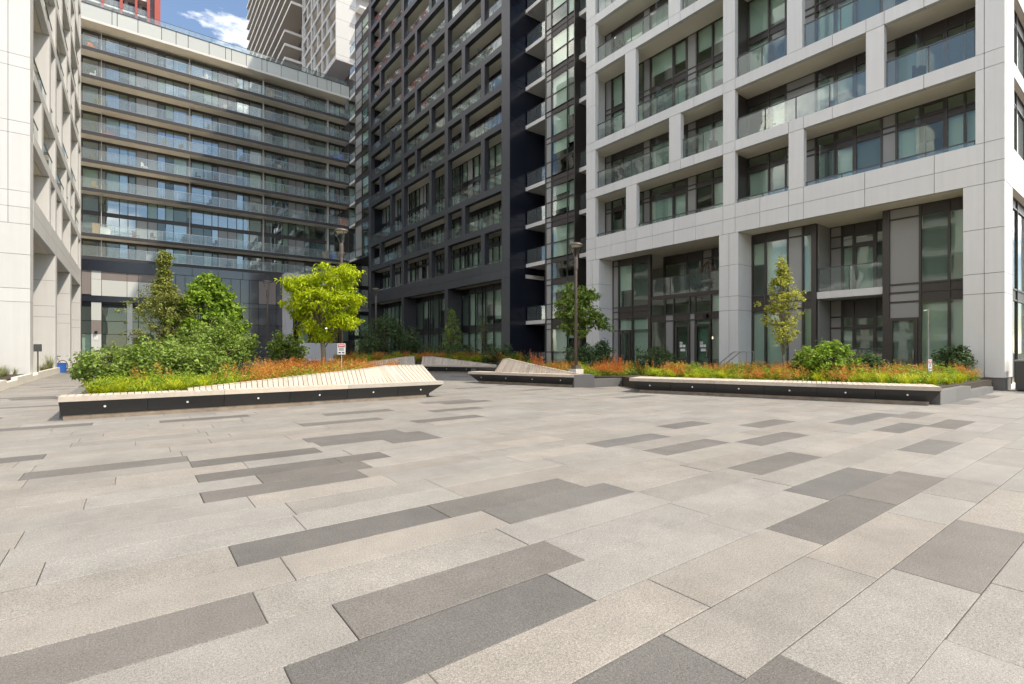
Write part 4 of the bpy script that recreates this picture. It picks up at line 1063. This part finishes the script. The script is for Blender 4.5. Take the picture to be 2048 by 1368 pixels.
# tree by the lamp post
x, y = T(1158, 23.5); d = 23.5
P8 = []
for px, py, rx, rz, w in ((1150, 585, .6, .5, 2), (1135, 620, .65, .55, 2.2), (1165, 625, .75, .6, 2.4), (1190, 640, .5, .35, 1.3), (1140, 655, .5, .4, 1.3), (1175, 590, .5, .4, 1.2), (1165, 665, .4, .3, .7), (1208, 652, .25, .15, .4)):
    q = T(px, 23.5); P8.append((q[0], q[1], Z(py, 23.5), rx, rx, rz, w))
tree('shade_tree', 'broad-leaved green tree behind the brown lamp post at the link block', 'tree', (x, y, SZ), [(x, y, SZ), (x, y, 2), (x, y, 3.9)], [.06, .05, .02], 'bark', ell(P8), 190, 22, .28, .17, 'leaf_mid', .55, up=.2, droop=.7, nl=30)
# slender young tree on the right
x, y = T(1566, 16.4); d = 16.4
young = branchy(x - .04, y, Z(694, d), Z(520, d), ([0, .1, .3, .5, .62, .8, 1], [.6, .9, .85, .68, .42, .17, .05]), 95, .5, .05)
tree('young_tree', 'slender young yellow-green tree with a thin trunk before the white block', 'tree', (x, y, SZ), [(x + .03, y, SZ), (x + .02, y, 1.1), (x - .04, y, 2.2), (x - .08, y, Z(524, d))], [.035, .03, .022, .006], 'bark_pale', young, 460, 12, .11, .082, 'leaf_yellow', .6, nl=120, lr=.008)
rsh = 'shrubs in the right planter'
x, y = T(1662, 15.2); d = 15.2
tree('shrub', 'bright green bushy shrub right of the slender young tree', 'shrub', (x, y, SZ), [(x, y, SZ), (x, y, .9)], [.03, .012], 'bark', ell([(x, y, .98, .75, .75, .55, 3), (x + .1, y, 1.35, .4, .4, .3, 1), (x - .6, y + .3, 1.2, .35, .35, .25, .6)]), 130, 24, .17, .11, 'leaf_bright', .5, nl=30, group=rsh)
for px, dd, top, w, lm, lab in ((1300, 21, 694, 1.1, 'leaf_dark', 'dark rounded shrub in front of the left-hand glass doors'), (1200, 21.5, 682, .7, 'leaf_gloss', 'glossy dark shrub at the foot of the white pier'),
                                (1160, 22.5, 688, .9, 'leaf_gloss', 'glossy shrub low behind the lamp post under the tree'), (1905, 17.2, 690, .55, 'leaf_dark', 'dark spiky shrub next to the corner pier'), (1610, 16.2, 702, .5, 'leaf_mid', 'small green shrub between the young tree and the bushy shrub'), (1735, 16.5, 706, .5, 'leaf_dark', 'low dark shrub beside the ground-floor handrail')):
    x, y = T(px, dd); h = Z(top, dd) - SZ
    tree('shrub', lab, 'shrub', (x, y, SZ), [(x, y, SZ), (x, y, SZ + h * .5)], [.03, .012], 'bark', ell([(x, y, SZ + h * .5, w, w, h * .5, 2), (x + w * .4, y, SZ + h * .6, w * .5, w * .5, h * .42, 1)]), 110, 24, .2, .11, lm, .5, nl=20, group=rsh)

# ground cover
def inside(P, poly):
    r = np.zeros(len(P), bool); j = len(poly) - 1
    for i in range(len(poly)):
        xi, yi = poly[i]; xj, yj = poly[j]
        r ^= ((yi > P[:, 1]) != (yj > P[:, 1])) & (P[:, 0] < (xj - xi) * (P[:, 1] - yi) / (yj - yi + 1e-12) + xi); j = i
    return r
def scatter(poly, sp):
    p = np.array(poly); lo, hi = p.min(0), p.max(0)
    gx, gy = np.meshgrid(np.arange(lo[0], hi[0], sp), np.arange(lo[1], hi[1], sp)); P = np.stack([gx.ravel(), gy.ravel()], 1)
    P += NR.uniform(-.45, .45, P.shape) * sp
    return P[inside(P, poly)]
def blob(P, f, seed):
    return np.sin(P[:, 0] * f + seed) * np.cos(P[:, 1] * f * 1.1 + seed * 2.3) + .6 * np.sin(P[:, 0] * f * 2.1 - P[:, 1] * f * 1.7 + seed * 1.7)
def blades(name, P, per, h, spread, w, m, z, parent=None, arch=.6):
    """arching strap leaves in tufts"""
    n = len(P) * per; B = np.repeat(P, per, 0) + NR.normal(size=(n, 2)) * .03
    cl = np.repeat(NR.uniform(.55, 1.25, len(P)), per)
    a = NR.uniform(0, 6.283, n); s_ = spread * NR.uniform(.3, 1.2, n) * (cl * .5 + .5); hh = h * NR.uniform(.6, 1.2, n) * cl
    d = np.stack([np.cos(a), np.sin(a)], 1); sd = np.stack([-d[:, 1], d[:, 0]], 1)
    ts = np.array([0, .35, .7, 1.0]); V = []
    for t in ts:
        xy = B + d * (s_ * t ** 1.3)[:, None]; zz = z + hh * (t * (1.0 + arch) - arch * 1.0 * t * t * 1.35)
        ww = w * (1 - t) * .5 + .0006
        V.append(np.concatenate([xy + sd * ww, zz[:, None]], 1)); V.append(np.concatenate([xy - sd * ww, zz[:, None]], 1))
    V = np.stack(V, 1).reshape(-1, 3); i = np.arange(n) * 8
    F = np.concatenate([np.stack([i + k, i + k + 1, i + k + 3, i + k + 2], 1) for k in (0, 2, 4)])
    o = np_mesh(name, V, F, m, parent); return o
def plumes(name, P, per, h, m, z):
    """feathery upright flower heads: many tiny flecks along each stem"""
    n = len(P) * per; B = np.repeat(P, per, 0) + NR.normal(size=(n, 2)) * .11
    hh = h * NR.uniform(.7, 1.12, n) * np.repeat(NR.uniform(.62, 1.22, len(P)), per); tl = NR.normal(size=(n, 2)) * .07
    k = 34; t = NR.uniform(.42, 1, (n, k)); r = (.11 * (1.05 - t)) + .008; a = NR.uniform(0, 6.283, (n, k))
    X = B[:, None, 0] + tl[:, None, 0] * t + r * np.cos(a); Y_ = B[:, None, 1] + tl[:, None, 1] * t + r * np.sin(a); Zz = z + hh[:, None] * t
    C = np.stack([X, Y_, Zz], 2).reshape(-1, 3)
    return leaves(name, C, .034, m, None, up=.2, aspect=.5)
def cover(key, poly, z, specs, desc):
    P = scatter(poly, .30); b1 = blob(P, 1.9, 1.3); b2 = blob(P, 3.1, 4.2); rn = NR.uniform(-.5, .5, len(P))
    v = b1 + .6 * b2 + rn
    if key == 'left': v += np.clip((2.4 - P[:, 0]) * .8, 0, 1.6) + np.clip((14.4 - P[:, 1]) * 1.2, 0, 1)
    if key == 'right': v += .25
    sp = specs
    lime = P[v > .2]; org_ = P[(v <= .15) & (v > -1.5)]; grn = P[v <= -.55]
    allc = []
    o = blades('lime_grass', lime, 84, .36, .30, .013, 'grass_lime', z); allc.append((o, 'arching lime-yellow grass ' + desc, 'grass'))
    F = scatter(poly, .16); F3 = np.concatenate([F, z + NR.uniform(.03, .30, (len(F), 1)) * (1 + .55 * blob(F, 2.2, .7))[:, None].clip(.35, 1.7)], 1)
    C = np.repeat(F3, 26, 0) + NR.normal(size=(len(F3) * 26, 3)) * np.array([.08, .08, .07])
    o = leaves('fern_foliage', C, .075, 'fern_green', None, .7, .4); allc.append((o, 'low ferny green foliage ' + desc, 'ground cover'))
    o = plumes('flower_plumes', org_, 8, sp[0], 'plume_orange', z); allc.append((o, 'faded orange feathery flower plumes ' + desc, 'flowers'))
    if len(grn):
        o = plumes('rust_plumes', grn[::2], 10, sp[0] * .95, 'plume_red', z); allc.append((o, 'rust-red feathery flower plumes ' + desc, 'flowers'))
    for o, l_, c_ in allc: tag(o, l_, c_); o['kind'] = 'stuff'
cover('left', [(-.75, 13.6), (6.9, 13.6), (7.35, 16.1), (7.3, 19.5), (3.5, 20.5), (2.9, 16.2), (-.75, 15.2)], SZ, (.62,), 'filling the left planter behind the bench')
cover('right', [(14.2, 9.9), (16.6, 4.0), (22.6, 4.0), (20.2, 8), (18.0, 11.2), (14.9, 12.0)], SZ, (.50,), 'filling the right planter before the white block')
cover('mid', [(13.3, 17.0), (14.0, 13.4), (15.0, 12.7), (16.5, 13.0), (15.9, 17.5), (14.6, 20)], SZ, (.48,), 'behind the short bench by the lamp post')
cover('back', [(14.75, 28.35), (17.25, 23.95), (19.5, 24.1), (18.0, 29.5), (10, 31.5), (9.5, 29.8), (13.9, 28.7)], .66, (.55,), 'in the shaded bed before the charcoal block')
# grasses beside the left block
gp = scatter([(-8.5, 21), (-3.95, 21), (-3.95, 30.5), (-8.5, 30.5)], .33)
o = blades('meadow_grass', gp, 40, .45, .28, .014, 'grass_dry', .28, arch=.35); tag(o, 'wispy green grass in the stone-edged strip at the left', 'grass'); o['kind'] = 'stuff'
for (gx, gy), lab in (((-3.95, 38.6), 'spiky clump of grass at the foot of the second left pier'),):
    o = blades('grass_clump', np.array([[gx, gy], [gx + .1, gy + .5], [gx - .1, gy - .5]]), 70, 1.0, .55, .03, 'grass_dry', .05, arch=.3); tag(o, lab, 'grass')

# distinct orange clumps that stand out on their own
for px, dd, lab in ((1075, 20.5, 'tall orange feathery plant behind the short bench'), (1232, 17.3, 'upright orange plume clump between the short and the flat bench')):
    x, y = T(px, dd)
    o = plumes('orange_plume_clump', np.array([[x, y], [x + .15, y + .1], [x - .12, y + .12]]), 18, .78, 'plume_red', SZ); tag(o, lab, 'plant')

# ---------------------------------------------------------------- street furniture
def lamp(label, px, d, top_py, base=False, z0=SZ):
    x, y = T(px, d); h = Z(top_py, d); root = empty('lamp_post', (x, y, 0)); tag(root, label, 'lamp post', 'brown lamp posts')
    m = MB(); m.tube([(x, y, z0), (x, y, h - 1.2), (x, y, h - .55)], [.062, .05, .045], 12); m.build('pole', 'lamp_paint', root, True)
    m = MB(); m.lathe((x, y, 0), [(.075, h - .95), (.075, h - .6), (.06, h - .52)], 14); m.lathe((x, y, 0), [(.06, h - 1.02), (.066, h - 1.0), (.066, h - .97), (.06, h - .96)], 14); m.build('collar', 'lamp_paint', root)
    for k in range(3):
        a = 2 * math.pi * k / 3 + .6; m = MB(); m.tube([(x + .05 * math.cos(a), y + .05 * math.sin(a), h - .55), (x + .215 * math.cos(a), y + .215 * math.sin(a), h - .08)], .014, 6); m.build('arm', 'lamp_paint', root)
    m = MB(); m.lathe((x, y, h), [(.25, -.09), (.255, -.05), (.2, .0), (.08, .03), (.01, .035)], 28); hd = m.build('lamp_head', 'lamp_paint', root, True)
    m = MB(); m.lathe((x, y, h), [(.2, -.105), (.2, -.088)], 24); m.build('lens', 'lens', hd)
    if base:
        m = MB(); m.box((x - .2, y - .2, SZ - .2), (x + .2, y + .2, SZ + .27)); m.build('concrete_footing', 'pale_stone', root)
        m = MB(); m.box((x - .13, y - .13, SZ + .27), (x + .13, y + .13, SZ + .42)); m.build('base_shoe', 'lamp_paint', root)
lamp('brown lamp post on a pale footing behind the short bench', 1152, 19.1, 487, True)
lamp('brown lamp post rising behind the lime-green tree', 683, 19.0, 459)
lamp('brown lamp post before the slate-grey panels', 535, 29.5, 562)
lamp('thin dark lamp post in shade before the charcoal block', 752, 33, 577)

def sign(label, px, d, top, bot, w, pole='wood'):
    x, y = T(px, d); root = empty('notice_sign', (x, y, 0)); tag(root, label, 'sign', 'small white notices on stakes'); ang = -YAW + .12
    ca, sa = math.cos(ang), math.sin(ang)
    def pl(name, u0, u1, z0, z1, n0, n1, m, par):
        b = MB(); q = [(u0, n0), (u1, n0), (u1, n1), (u0, n1)]; w_ = [(x + u * ca - n * sa, y + u * sa + n * ca) for u, n in q]
        b.hexa([(a_, b_, z0) for a_, b_ in w_] + [(a_, b_, z1) for a_, b_ in w_]); return b.build(name, m, par)
    zt, zb = Z(top, d), Z(bot, d)
    pl('stake', -.012, .012, SZ, zt - .05, .006, .03, pole, root)
    pt = pl('plate', -w / 2, w / 2, zb, zt, -.004, .005, 'sign_white', root); H_ = zt - zb
    hb = pl('red_header', -w * .4, w * .4, zt - H_ * .33, zt - H_ * .08, -.007, -.0045, 'sign_red', pt)
    pl('header_text', -w * .3, w * .3, zt - H_ * .24, zt - H_ * .16, -.009, -.0072, 'sign_white', pt)
    for k, ww in enumerate((.34, .3, .36)): pl('text_line', -w * ww, w * ww, zt - H_ * (.43 + .09 * k) - H_ * .015, zt - H_ * (.43 + .09 * k) + H_ * .015, -.007, -.0045, 'sign_black', pt)
    pl('pictogram', -w * .36, -w * .08, zb + H_ * .12, zb + H_ * .22, -.007, -.0045, 'sign_black', pt); pl('pictogram', w * .08, w * .36, zb + H_ * .12, zb + H_ * .22, -.007, -.0045, 'sign_black', pt)
sign('white notice with a red header on a stake in front of the lime-green tree', 683, 15.2, 687, 709, .235)
sign('white notice with a red header beside the grey pole at the right', 1860, 14.4, 719, 742, .12)
x, y = T(1856, 14.6); root = empty('marker_pole', (x, y, 0)); tag(root, 'tall thin grey pole with a pale upper tube in the right planter', 'pole')
m = MB(); m.tube([(x, y, SZ), (x, y, Z(664, 14.6))], .022, 10); m.build('pole', 'pole_grey', root)
m = MB(); m.tube([(x, y, Z(664, 14.6)), (x, y, Z(617, 14.6))], .014, 8); m.build('upper_tube', 'brown_panel', root)
m = MB(); m.tube([(x, y, Z(620, 14.6)), (x - .1, y + .08, Z(621, 14.6))], .008, 6); m.build('hook', 'steel', root)

# dark bin at the right edge
bx_, by_ = 23.5, 2.95
root = empty('litter_bin', (bx_, by_, 0)); tag(root, 'dark grey square litter bin at the street corner of the white block', 'bin')
m = MB(); m.hexa([(bx_ - .3, by_ - .3, .04), (bx_ + .3, by_ - .3, .04), (bx_ + .3, by_ + .3, .04), (bx_ - .3, by_ + .3, .04), (bx_ - .29, by_ - .29, .98), (bx_ + .29, by_ - .29, .98), (bx_ + .29, by_ + .29, .98), (bx_ - .29, by_ + .29, .98)]); m.build('body', 'steel_dark', root)
m = MB(); m.box((bx_ - .31, by_ - .31, .98), (bx_ + .31, by_ + .31, 1.03)); m.build('lid', 'steel', root)
m = MB(); m.box((bx_ - .26, by_ - .26, 0), (bx_ + .26, by_ + .26, .05)); m.build('plinth', 'black_frame', root)
# grey bin by the far alley
bx_, by_ = -3.35, 60.4
root = empty('litter_bin', (bx_, by_, 0)); tag(root, 'grey concrete bin standing at the end of the left path', 'bin')
m = MB(); m.box((bx_ - .28, by_ - .28, 0), (bx_ + .28, by_ + .28, .98)); m.build('body', 'concrete_grey', root)
m = MB(); m.box((bx_ - .22, by_ - .22, .98), (bx_ + .22, by_ + .22, 1.06)); m.build('lid', 'granite_kerb', root)

# bicycle and blue tub by the second pier
bk = empty('bicycle', (-3.62, 42.9, 0), -YAW); tag(bk, 'parked bicycle with a thin frame beside the second pier of the left block', 'bicycle')
for yy in (0, -1.05):
    m = MB(); m.torus((yy, 0, .35), .335, .02, 1, 30, 6); wh = m.build('wheel', 'tyre', bk, True, True)
    m = MB()
    for k in range(12):
        a = math.pi * k / 6; m.tube([(yy, 0, .35), (yy + .32 * math.cos(a), 0, .35 + .32 * math.sin(a))], .003, 4)
    m.build('spokes', 'steel', wh, False, True)
m = MB(); BBp = (-.5, 0, .3); st = (-.36, 0, .85); hd = (-.93, 0, .88)
for a, b in ((BBp, st), (BBp, hd), (st, hd), (st, (0, 0, .35)), (BBp, (0, 0, .35)), (hd, (-1.05, 0, .35))): m.tube([a, b], .017, 6)
m.build('frame', 'red_paint', bk, False, True)
m = MB(); m.hexa([(-.46, -.03, .93), (-.18, -.07, .93), (-.18, .07, .93), (-.46, .03, .93), (-.46, -.03, .97), (-.18, -.06, .98), (-.18, .06, .98), (-.46, .03, .97)]); m.build('saddle', 'tyre', bk, False, True)
m = MB(); m.tube([(-.36, 0, .85), (-.33, 0, .93)], .014, 6); m.tube([(-.93, 0, .88), (-.94, 0, 1.02)], .014, 6); m.tube([(-.85, -.28, 1.05), (-.94, 0, 1.02), (-.85, .28, 1.05)], .013, 6); m.build('handlebar', 'steel', bk, False, True)
tx, ty = -3.42, 40.3
root = empty('blue_tub', (tx, ty, 0)); tag(root, 'bright blue plastic tub on the path beside the bicycle', 'tub')
m = MB(); m.hexa([(tx - .17, ty - .17, 0), (tx + .17, ty - .17, 0), (tx + .17, ty + .17, 0), (tx - .17, ty + .17, 0), (tx - .2, ty - .2, .55), (tx + .2, ty - .2, .55), (tx + .2, ty + .2, .55), (tx - .2, ty + .2, .55)]); m.build('body', 'blue_plastic', root)
m = MB(); m.box((tx - .22, ty - .22, .54), (tx + .22, ty + .22, .58)); m.build('rim', 'blue_plastic', root)
root = empty('utility_box', (-3.58, 32.0, 0)); tag(root, 'dark box on a post between the first two piers of the left block', 'utility box')
m = MB(); m.box((-3.69, 31.85, 1.28), (-3.44, 32.15, 1.62)); m.build('cabinet', 'steel_dark', root)
m = MB(); m.tube([(-3.56, 32.0, .25), (-3.56, 32.0, 1.28)], .025, 8); m.build('post', 'steel_dark', root)
# stair handrails at the ground-floor flats
for (sx, sy), lab in (((20.6, 11.4), 'steel stair handrail behind the slender young tree'), ((20.2, 7.6), 'steel stair handrail before the recessed ground-floor door')):
    root = empty('stair_handrail', (sx, sy, 0)); tag(root, lab, 'handrail', 'stair handrails')
    for k in (0, .55):
        m = MB(); m.tube([(sx + k, sy - .45, SZ - .3), (sx + k, sy - .45, 1.28), (sx + k, sy + .1, 1.28), (sx + k, sy + .75, .78), (sx + k, sy + .75, SZ - .3)], .022, 8); m.build('rail', 'steel', root)
    m = MB(); m.tube([(sx, sy + .75, .55), (sx, sy + 1.8, .55)], .02, 8); m.build('low_rail', 'steel', root)

# ---------------------------------------------------------------- things on the balconies
def chair(label, x, y, z, rz, m1='rattan'):
    root = empty('balcony_chair', (x, y, z), rz); tag(root, label, 'chair', 'balcony furniture')
    unit('seat', (-.24, -.24, .4), (.24, .24, .45), m1, root, local=True); unit('backrest', (-.24, .2, .45), (.24, .25, .9), m1, root, local=True)
    for a in (-.21, .21):
        for b in (-.21, .21): unit('leg', (a - .02, b - .02, 0), (a + .02, b + .02, .4), m1, root, local=True)
def pot(label, x, y, z, h=.9, lm='leaf_mid', pm='terracotta'):
    root = empty('potted_plant', (x, y, z)); tag(root, label, 'plant', 'balcony plants')
    m = MB(); m.lathe((x, y, z), [(.14, 0), (.2, .32), (.21, .34)], 12); m.build('pot', pm, root)
    C, o, K = clumps(ell([(x, y, z + .34 + h * .35, .28, .28, h * .4, 1)]), 26, 12, .14); leaves('foliage', C, .12, lm, root, .4, .5, .3, o)
def crate(label, x, y, z, s, m1):
    root = empty('storage_box', (x, y, z)); tag(root, label, 'box', 'balcony clutter')
    m = MB(); m.box((x - s[0] / 2, y - s[1] / 2, z), (x + s[0] / 2, y + s[1] / 2, z + s[2])); m.build('body', m1, root)
    m = MB(); m.box((x - s[0] / 2 - .02, y - s[1] / 2 - .02, z + s[2]), (x + s[0] / 2 + .02, y + s[1] / 2 + .02, z + s[2] + .05)); m.build('lid', m1, root)
ordn = ['lowest', 'second-lowest', 'third', 'fourth', 'fifth', 'sixth', 'seventh', 'top']
def BL(i): return f'on the {ordn[i]} balcony row at the back'
yy = 71.8
chair('orange chair ' + BL(7) + ' at far left', -3.7, yy, SL[7], .5, 'orange_plastic')
pot('leafy plant ' + BL(5) + ' at far left', -3.2, yy, SL[5], 1.1)
crate('red tub ' + BL(4) + ' near the white divider', -2.2, yy, SL[4], (.9, .5, .35), 'red_paint')
chair('pale wooden chair ' + BL(2) + ' at far left', -3.4, yy, SL[2], 2.4, 'cardboard')
crate('white cabinet ' + BL(1) + ' at far left', -2.5, yy, SL[1], (.9, .5, .85), 'sign_white')
crate('cardboard carton ' + BL(1) + ' left of the white cabinet', -3.3, yy, SL[1], (.6, .5, 1.2), 'cardboard')
chair('low dark chair ' + BL(1) + ' in the sunny patch', .2, yy, SL[1], .8); chair('second low dark chair ' + BL(1) + ' in the sunny patch', 1.9, yy, SL[1], 2.2)
pot('tall flowering plant ' + BL(1) + ' before the wide window', 4.9, yy, SL[1], 1.1, 'leaf_dark')
pot('plant with pale leaves ' + BL(4) + ' at mid-left', 2.9, yy, SL[4], .9, 'leaf_yellow'); pot('white-flowered plant ' + BL(4) + ' left of the second divider', 4.6, yy, SL[4], .8, 'grass_dry')
chair('dark chair ' + BL(3) + ' right of the second divider', 6.3, yy, SL[3], 1.2); chair('dark lounge chair ' + BL(3) + ' near the middle', 8.2, yy, SL[3], 2.9)
crate('tan box ' + BL(7) + ' near the middle', 14.4, yy, SL[7], (.7, .5, 1.0), 'cardboard')
pot('plant in shade ' + BL(7) + ' right of the tan box', 16.5, yy, SL[7], 1.3)
crate('dark blue bundle ' + BL(5) + ' at the right end', 23.2, yy, SL[5], (1.2, .6, .8), 'blue_plastic'); crate('orange bag ' + BL(2) + ' at the right end', 23.9, yy, SL[2], (.8, .5, 1.0), 'orange_plastic')
crate('tan carton ' + BL(1) + ' at the right end', 21.4, yy, SL[1], (.6, .5, .95), 'cardboard'); crate('blue crate ' + BL(1) + ' beside the tan carton', 22.4, yy, SL[1], (.7, .5, .8), 'blue_plastic')
chair('grey chair ' + BL(2) + ' in the middle', 12.6, yy, SL[2], 1.9, 'steel_dark'); chair('pale chair ' + BL(3) + ' in the middle', 9.9, yy, SL[3], .4, 'cushion')
chair('dark bar stool on the fourth link balcony between the blocks', 25.4, 29.3, LF[2], .3, 'steel_dark')
crate('blue storage tub on a link balcony beside the navy wall', 25.3, 30.1, LF[7], (.5, .7, .55), 'blue_plastic')
used = set(); rc = random.Random(21)
for row, xx, where in ((7, 7.0, 'right of the second divider'), (7, 10.5, 'near the middle'), (6, -3.6, 'at far left'), (6, 1.2, 'by the left grey panels'), (6, 9.0, 'near the middle'), (6, 18.4, 'right of the third divider'), (5, 7.2, 'right of the second divider'),
                       (5, 12.5, 'near the middle'), (5, 19.0, 'right of the third divider'), (4, 11.0, 'near the middle'), (4, 15.5, 'right of the third divider'), (3, -3.6, 'at far left'), (3, 1.0, 'by the left grey panels'), (3, 16.2, 'right of the third divider'), (2, 7.4, 'right of the second divider'), (2, 17.6, 'right of the third divider'), (1, 8.0, 'right of the second divider'), (0, 9.5, 'near the middle'), (0, 1.5, 'by the left grey panels')):
    k = rc.choice(['c', 'c', 'p', 'b'])
    if k == 'c': m_ = rc.choice(['rattan', 'steel_dark', 'cushion', 'sign_white']); chair({'rattan': 'brown', 'steel_dark': 'grey', 'cushion': 'beige', 'sign_white': 'white'}[m_] + ' chair ' + BL(row) + ' ' + where, xx, yy, SL[row], rc.uniform(0, 6), m_)
    elif k == 'p': pot('green pot plant ' + BL(row) + ' ' + where, xx, yy, SL[row], rc.uniform(.6, 1.3))
    else: crate('grey box ' + BL(row) + ' ' + where, xx, yy, SL[row], (rc.uniform(.6, 1.1), .5, rc.uniform(.5, .8)), 'concrete_grey')
for (cx_, cy_, fi), lab in (((XF + .9, 8.9, 1), 'dark chair on the second balcony row of the white block, right of the wide column'), ((XF + .9, 6.1, 1), 'second dark chair on the white block balcony nearest the street corner'), ((XF + .8, 17.6, 2), 'dark chair behind the tall windows of the white block'), ((XF + .9, 14.6, 1), 'dark chair on the white block balcony next to the middle pier')):
    chair(lab, cx_, cy_, beam_bottom(fi) + .33, rc.uniform(0, 6), 'steel_dark')
for (cx_, cy_, fi), lab in (((XF + .7, 11.6, 1), 'pot plant on the second balcony row of the white block'), ((XF + .7, 20.4, 3), 'pot plant on the top left balcony of the white block')):
    pot(lab, cx_, cy_, beam_bottom(fi) + .33, 1.1)
# hanging egg chair on the recessed balcony over the glass doors
ex, ey, ez = XF + 2.1, 15.5, 4.5
root = empty('egg_chair', (ex, ey, ez)); tag(root, 'dark wicker hanging egg chair on the balcony above the glass doors', 'chair')
m = MB(); m.tube([(ex + .3, ey, ez + .03), (ex + .55, ey, ez + 1.0), (ex + .35, ey, ez + 1.8), (ex, ey, ez + 1.85)], .025, 8); m.torus((ex + .2, ey, ez + .03), .45, .025, 2, 24, 6); m.build('stand', 'steel_dark', root)
m = MB()
for k in range(12):
    a = math.pi * (.15 + 1.7 * k / 11) ; pts = []
    for j in range(9):
        t = j / 8; rr_ = .45 * math.sin(math.pi * (.08 + .9 * t)) ; pts.append((ex - rr_ * math.cos(a) * -1, ey + rr_ * math.sin(a), ez + .4 + 1.3 * t))
    m.tube(pts, .02, 5)
m.build('basket', 'rattan', root)
m = MB(); m.lathe((ex, ey, ez + .42), [(.1, 0), (.36, .12), (.36, .22), (.2, .28)], 16); m.build('cushion', 'cushion', root)

# boulders at the foot of the young tree and the low pale wall in the passage
for px, dd, r, lab in ((1580, 15.7, .15, 'pinkish boulder at the foot of the slender young tree'),):
    x, y = T(px, dd); m = MB(); n_, k_ = 9, 6; rr_ = random.Random(px)
    for i in range(k_ + 1):
        ph = math.pi * i / k_
        for j in range(n_):
            a = 2 * math.pi * j / n_; q = r * rr_.uniform(.82, 1.15); m.v.append((x + 1.35 * q * math.sin(ph) * math.cos(a), y + 1.1 * q * math.sin(ph) * math.sin(a), SZ + .10 - q * .8 * math.cos(ph)))
    m.f = [(i * n_ + j, i * n_ + (j + 1) % n_, (i + 1) * n_ + (j + 1) % n_, (i + 1) * n_ + j) for i in range(k_) for j in range(n_)]
    o = m.build('boulder', 'pink_stone', None, True); tag(o, lab, 'boulder', 'boulders in the right planter')
x, y = T(640, 45); m = MB(); hw = 1.9; hh_ = Z(686, 45); cr = .35
prof = [(-hw, 0), (hw, 0), (hw, hh_ - cr)] + [(hw - cr + cr * math.cos(a), hh_ - cr + cr * math.sin(a)) for a in (math.pi / 8, math.pi / 4, 3 * math.pi / 8, math.pi / 2)] + [(-hw, hh_)]
m.v = [(x + u, y - .15, z) for u, z in prof] + [(x + u, y + .15, z) for u, z in prof]; n_ = len(prof)
m.f = [tuple(range(n_)), tuple(reversed(range(n_, 2 * n_)))] + [(i, n_ + i, n_ + (i + 1) % n_, (i + 1) % n_) for i in range(n_)]
o = m.build('low_wall', 'white_panel'); tag(o, 'low pale wall with a rounded top corner behind the trunk of the lime-green tree', 'wall')
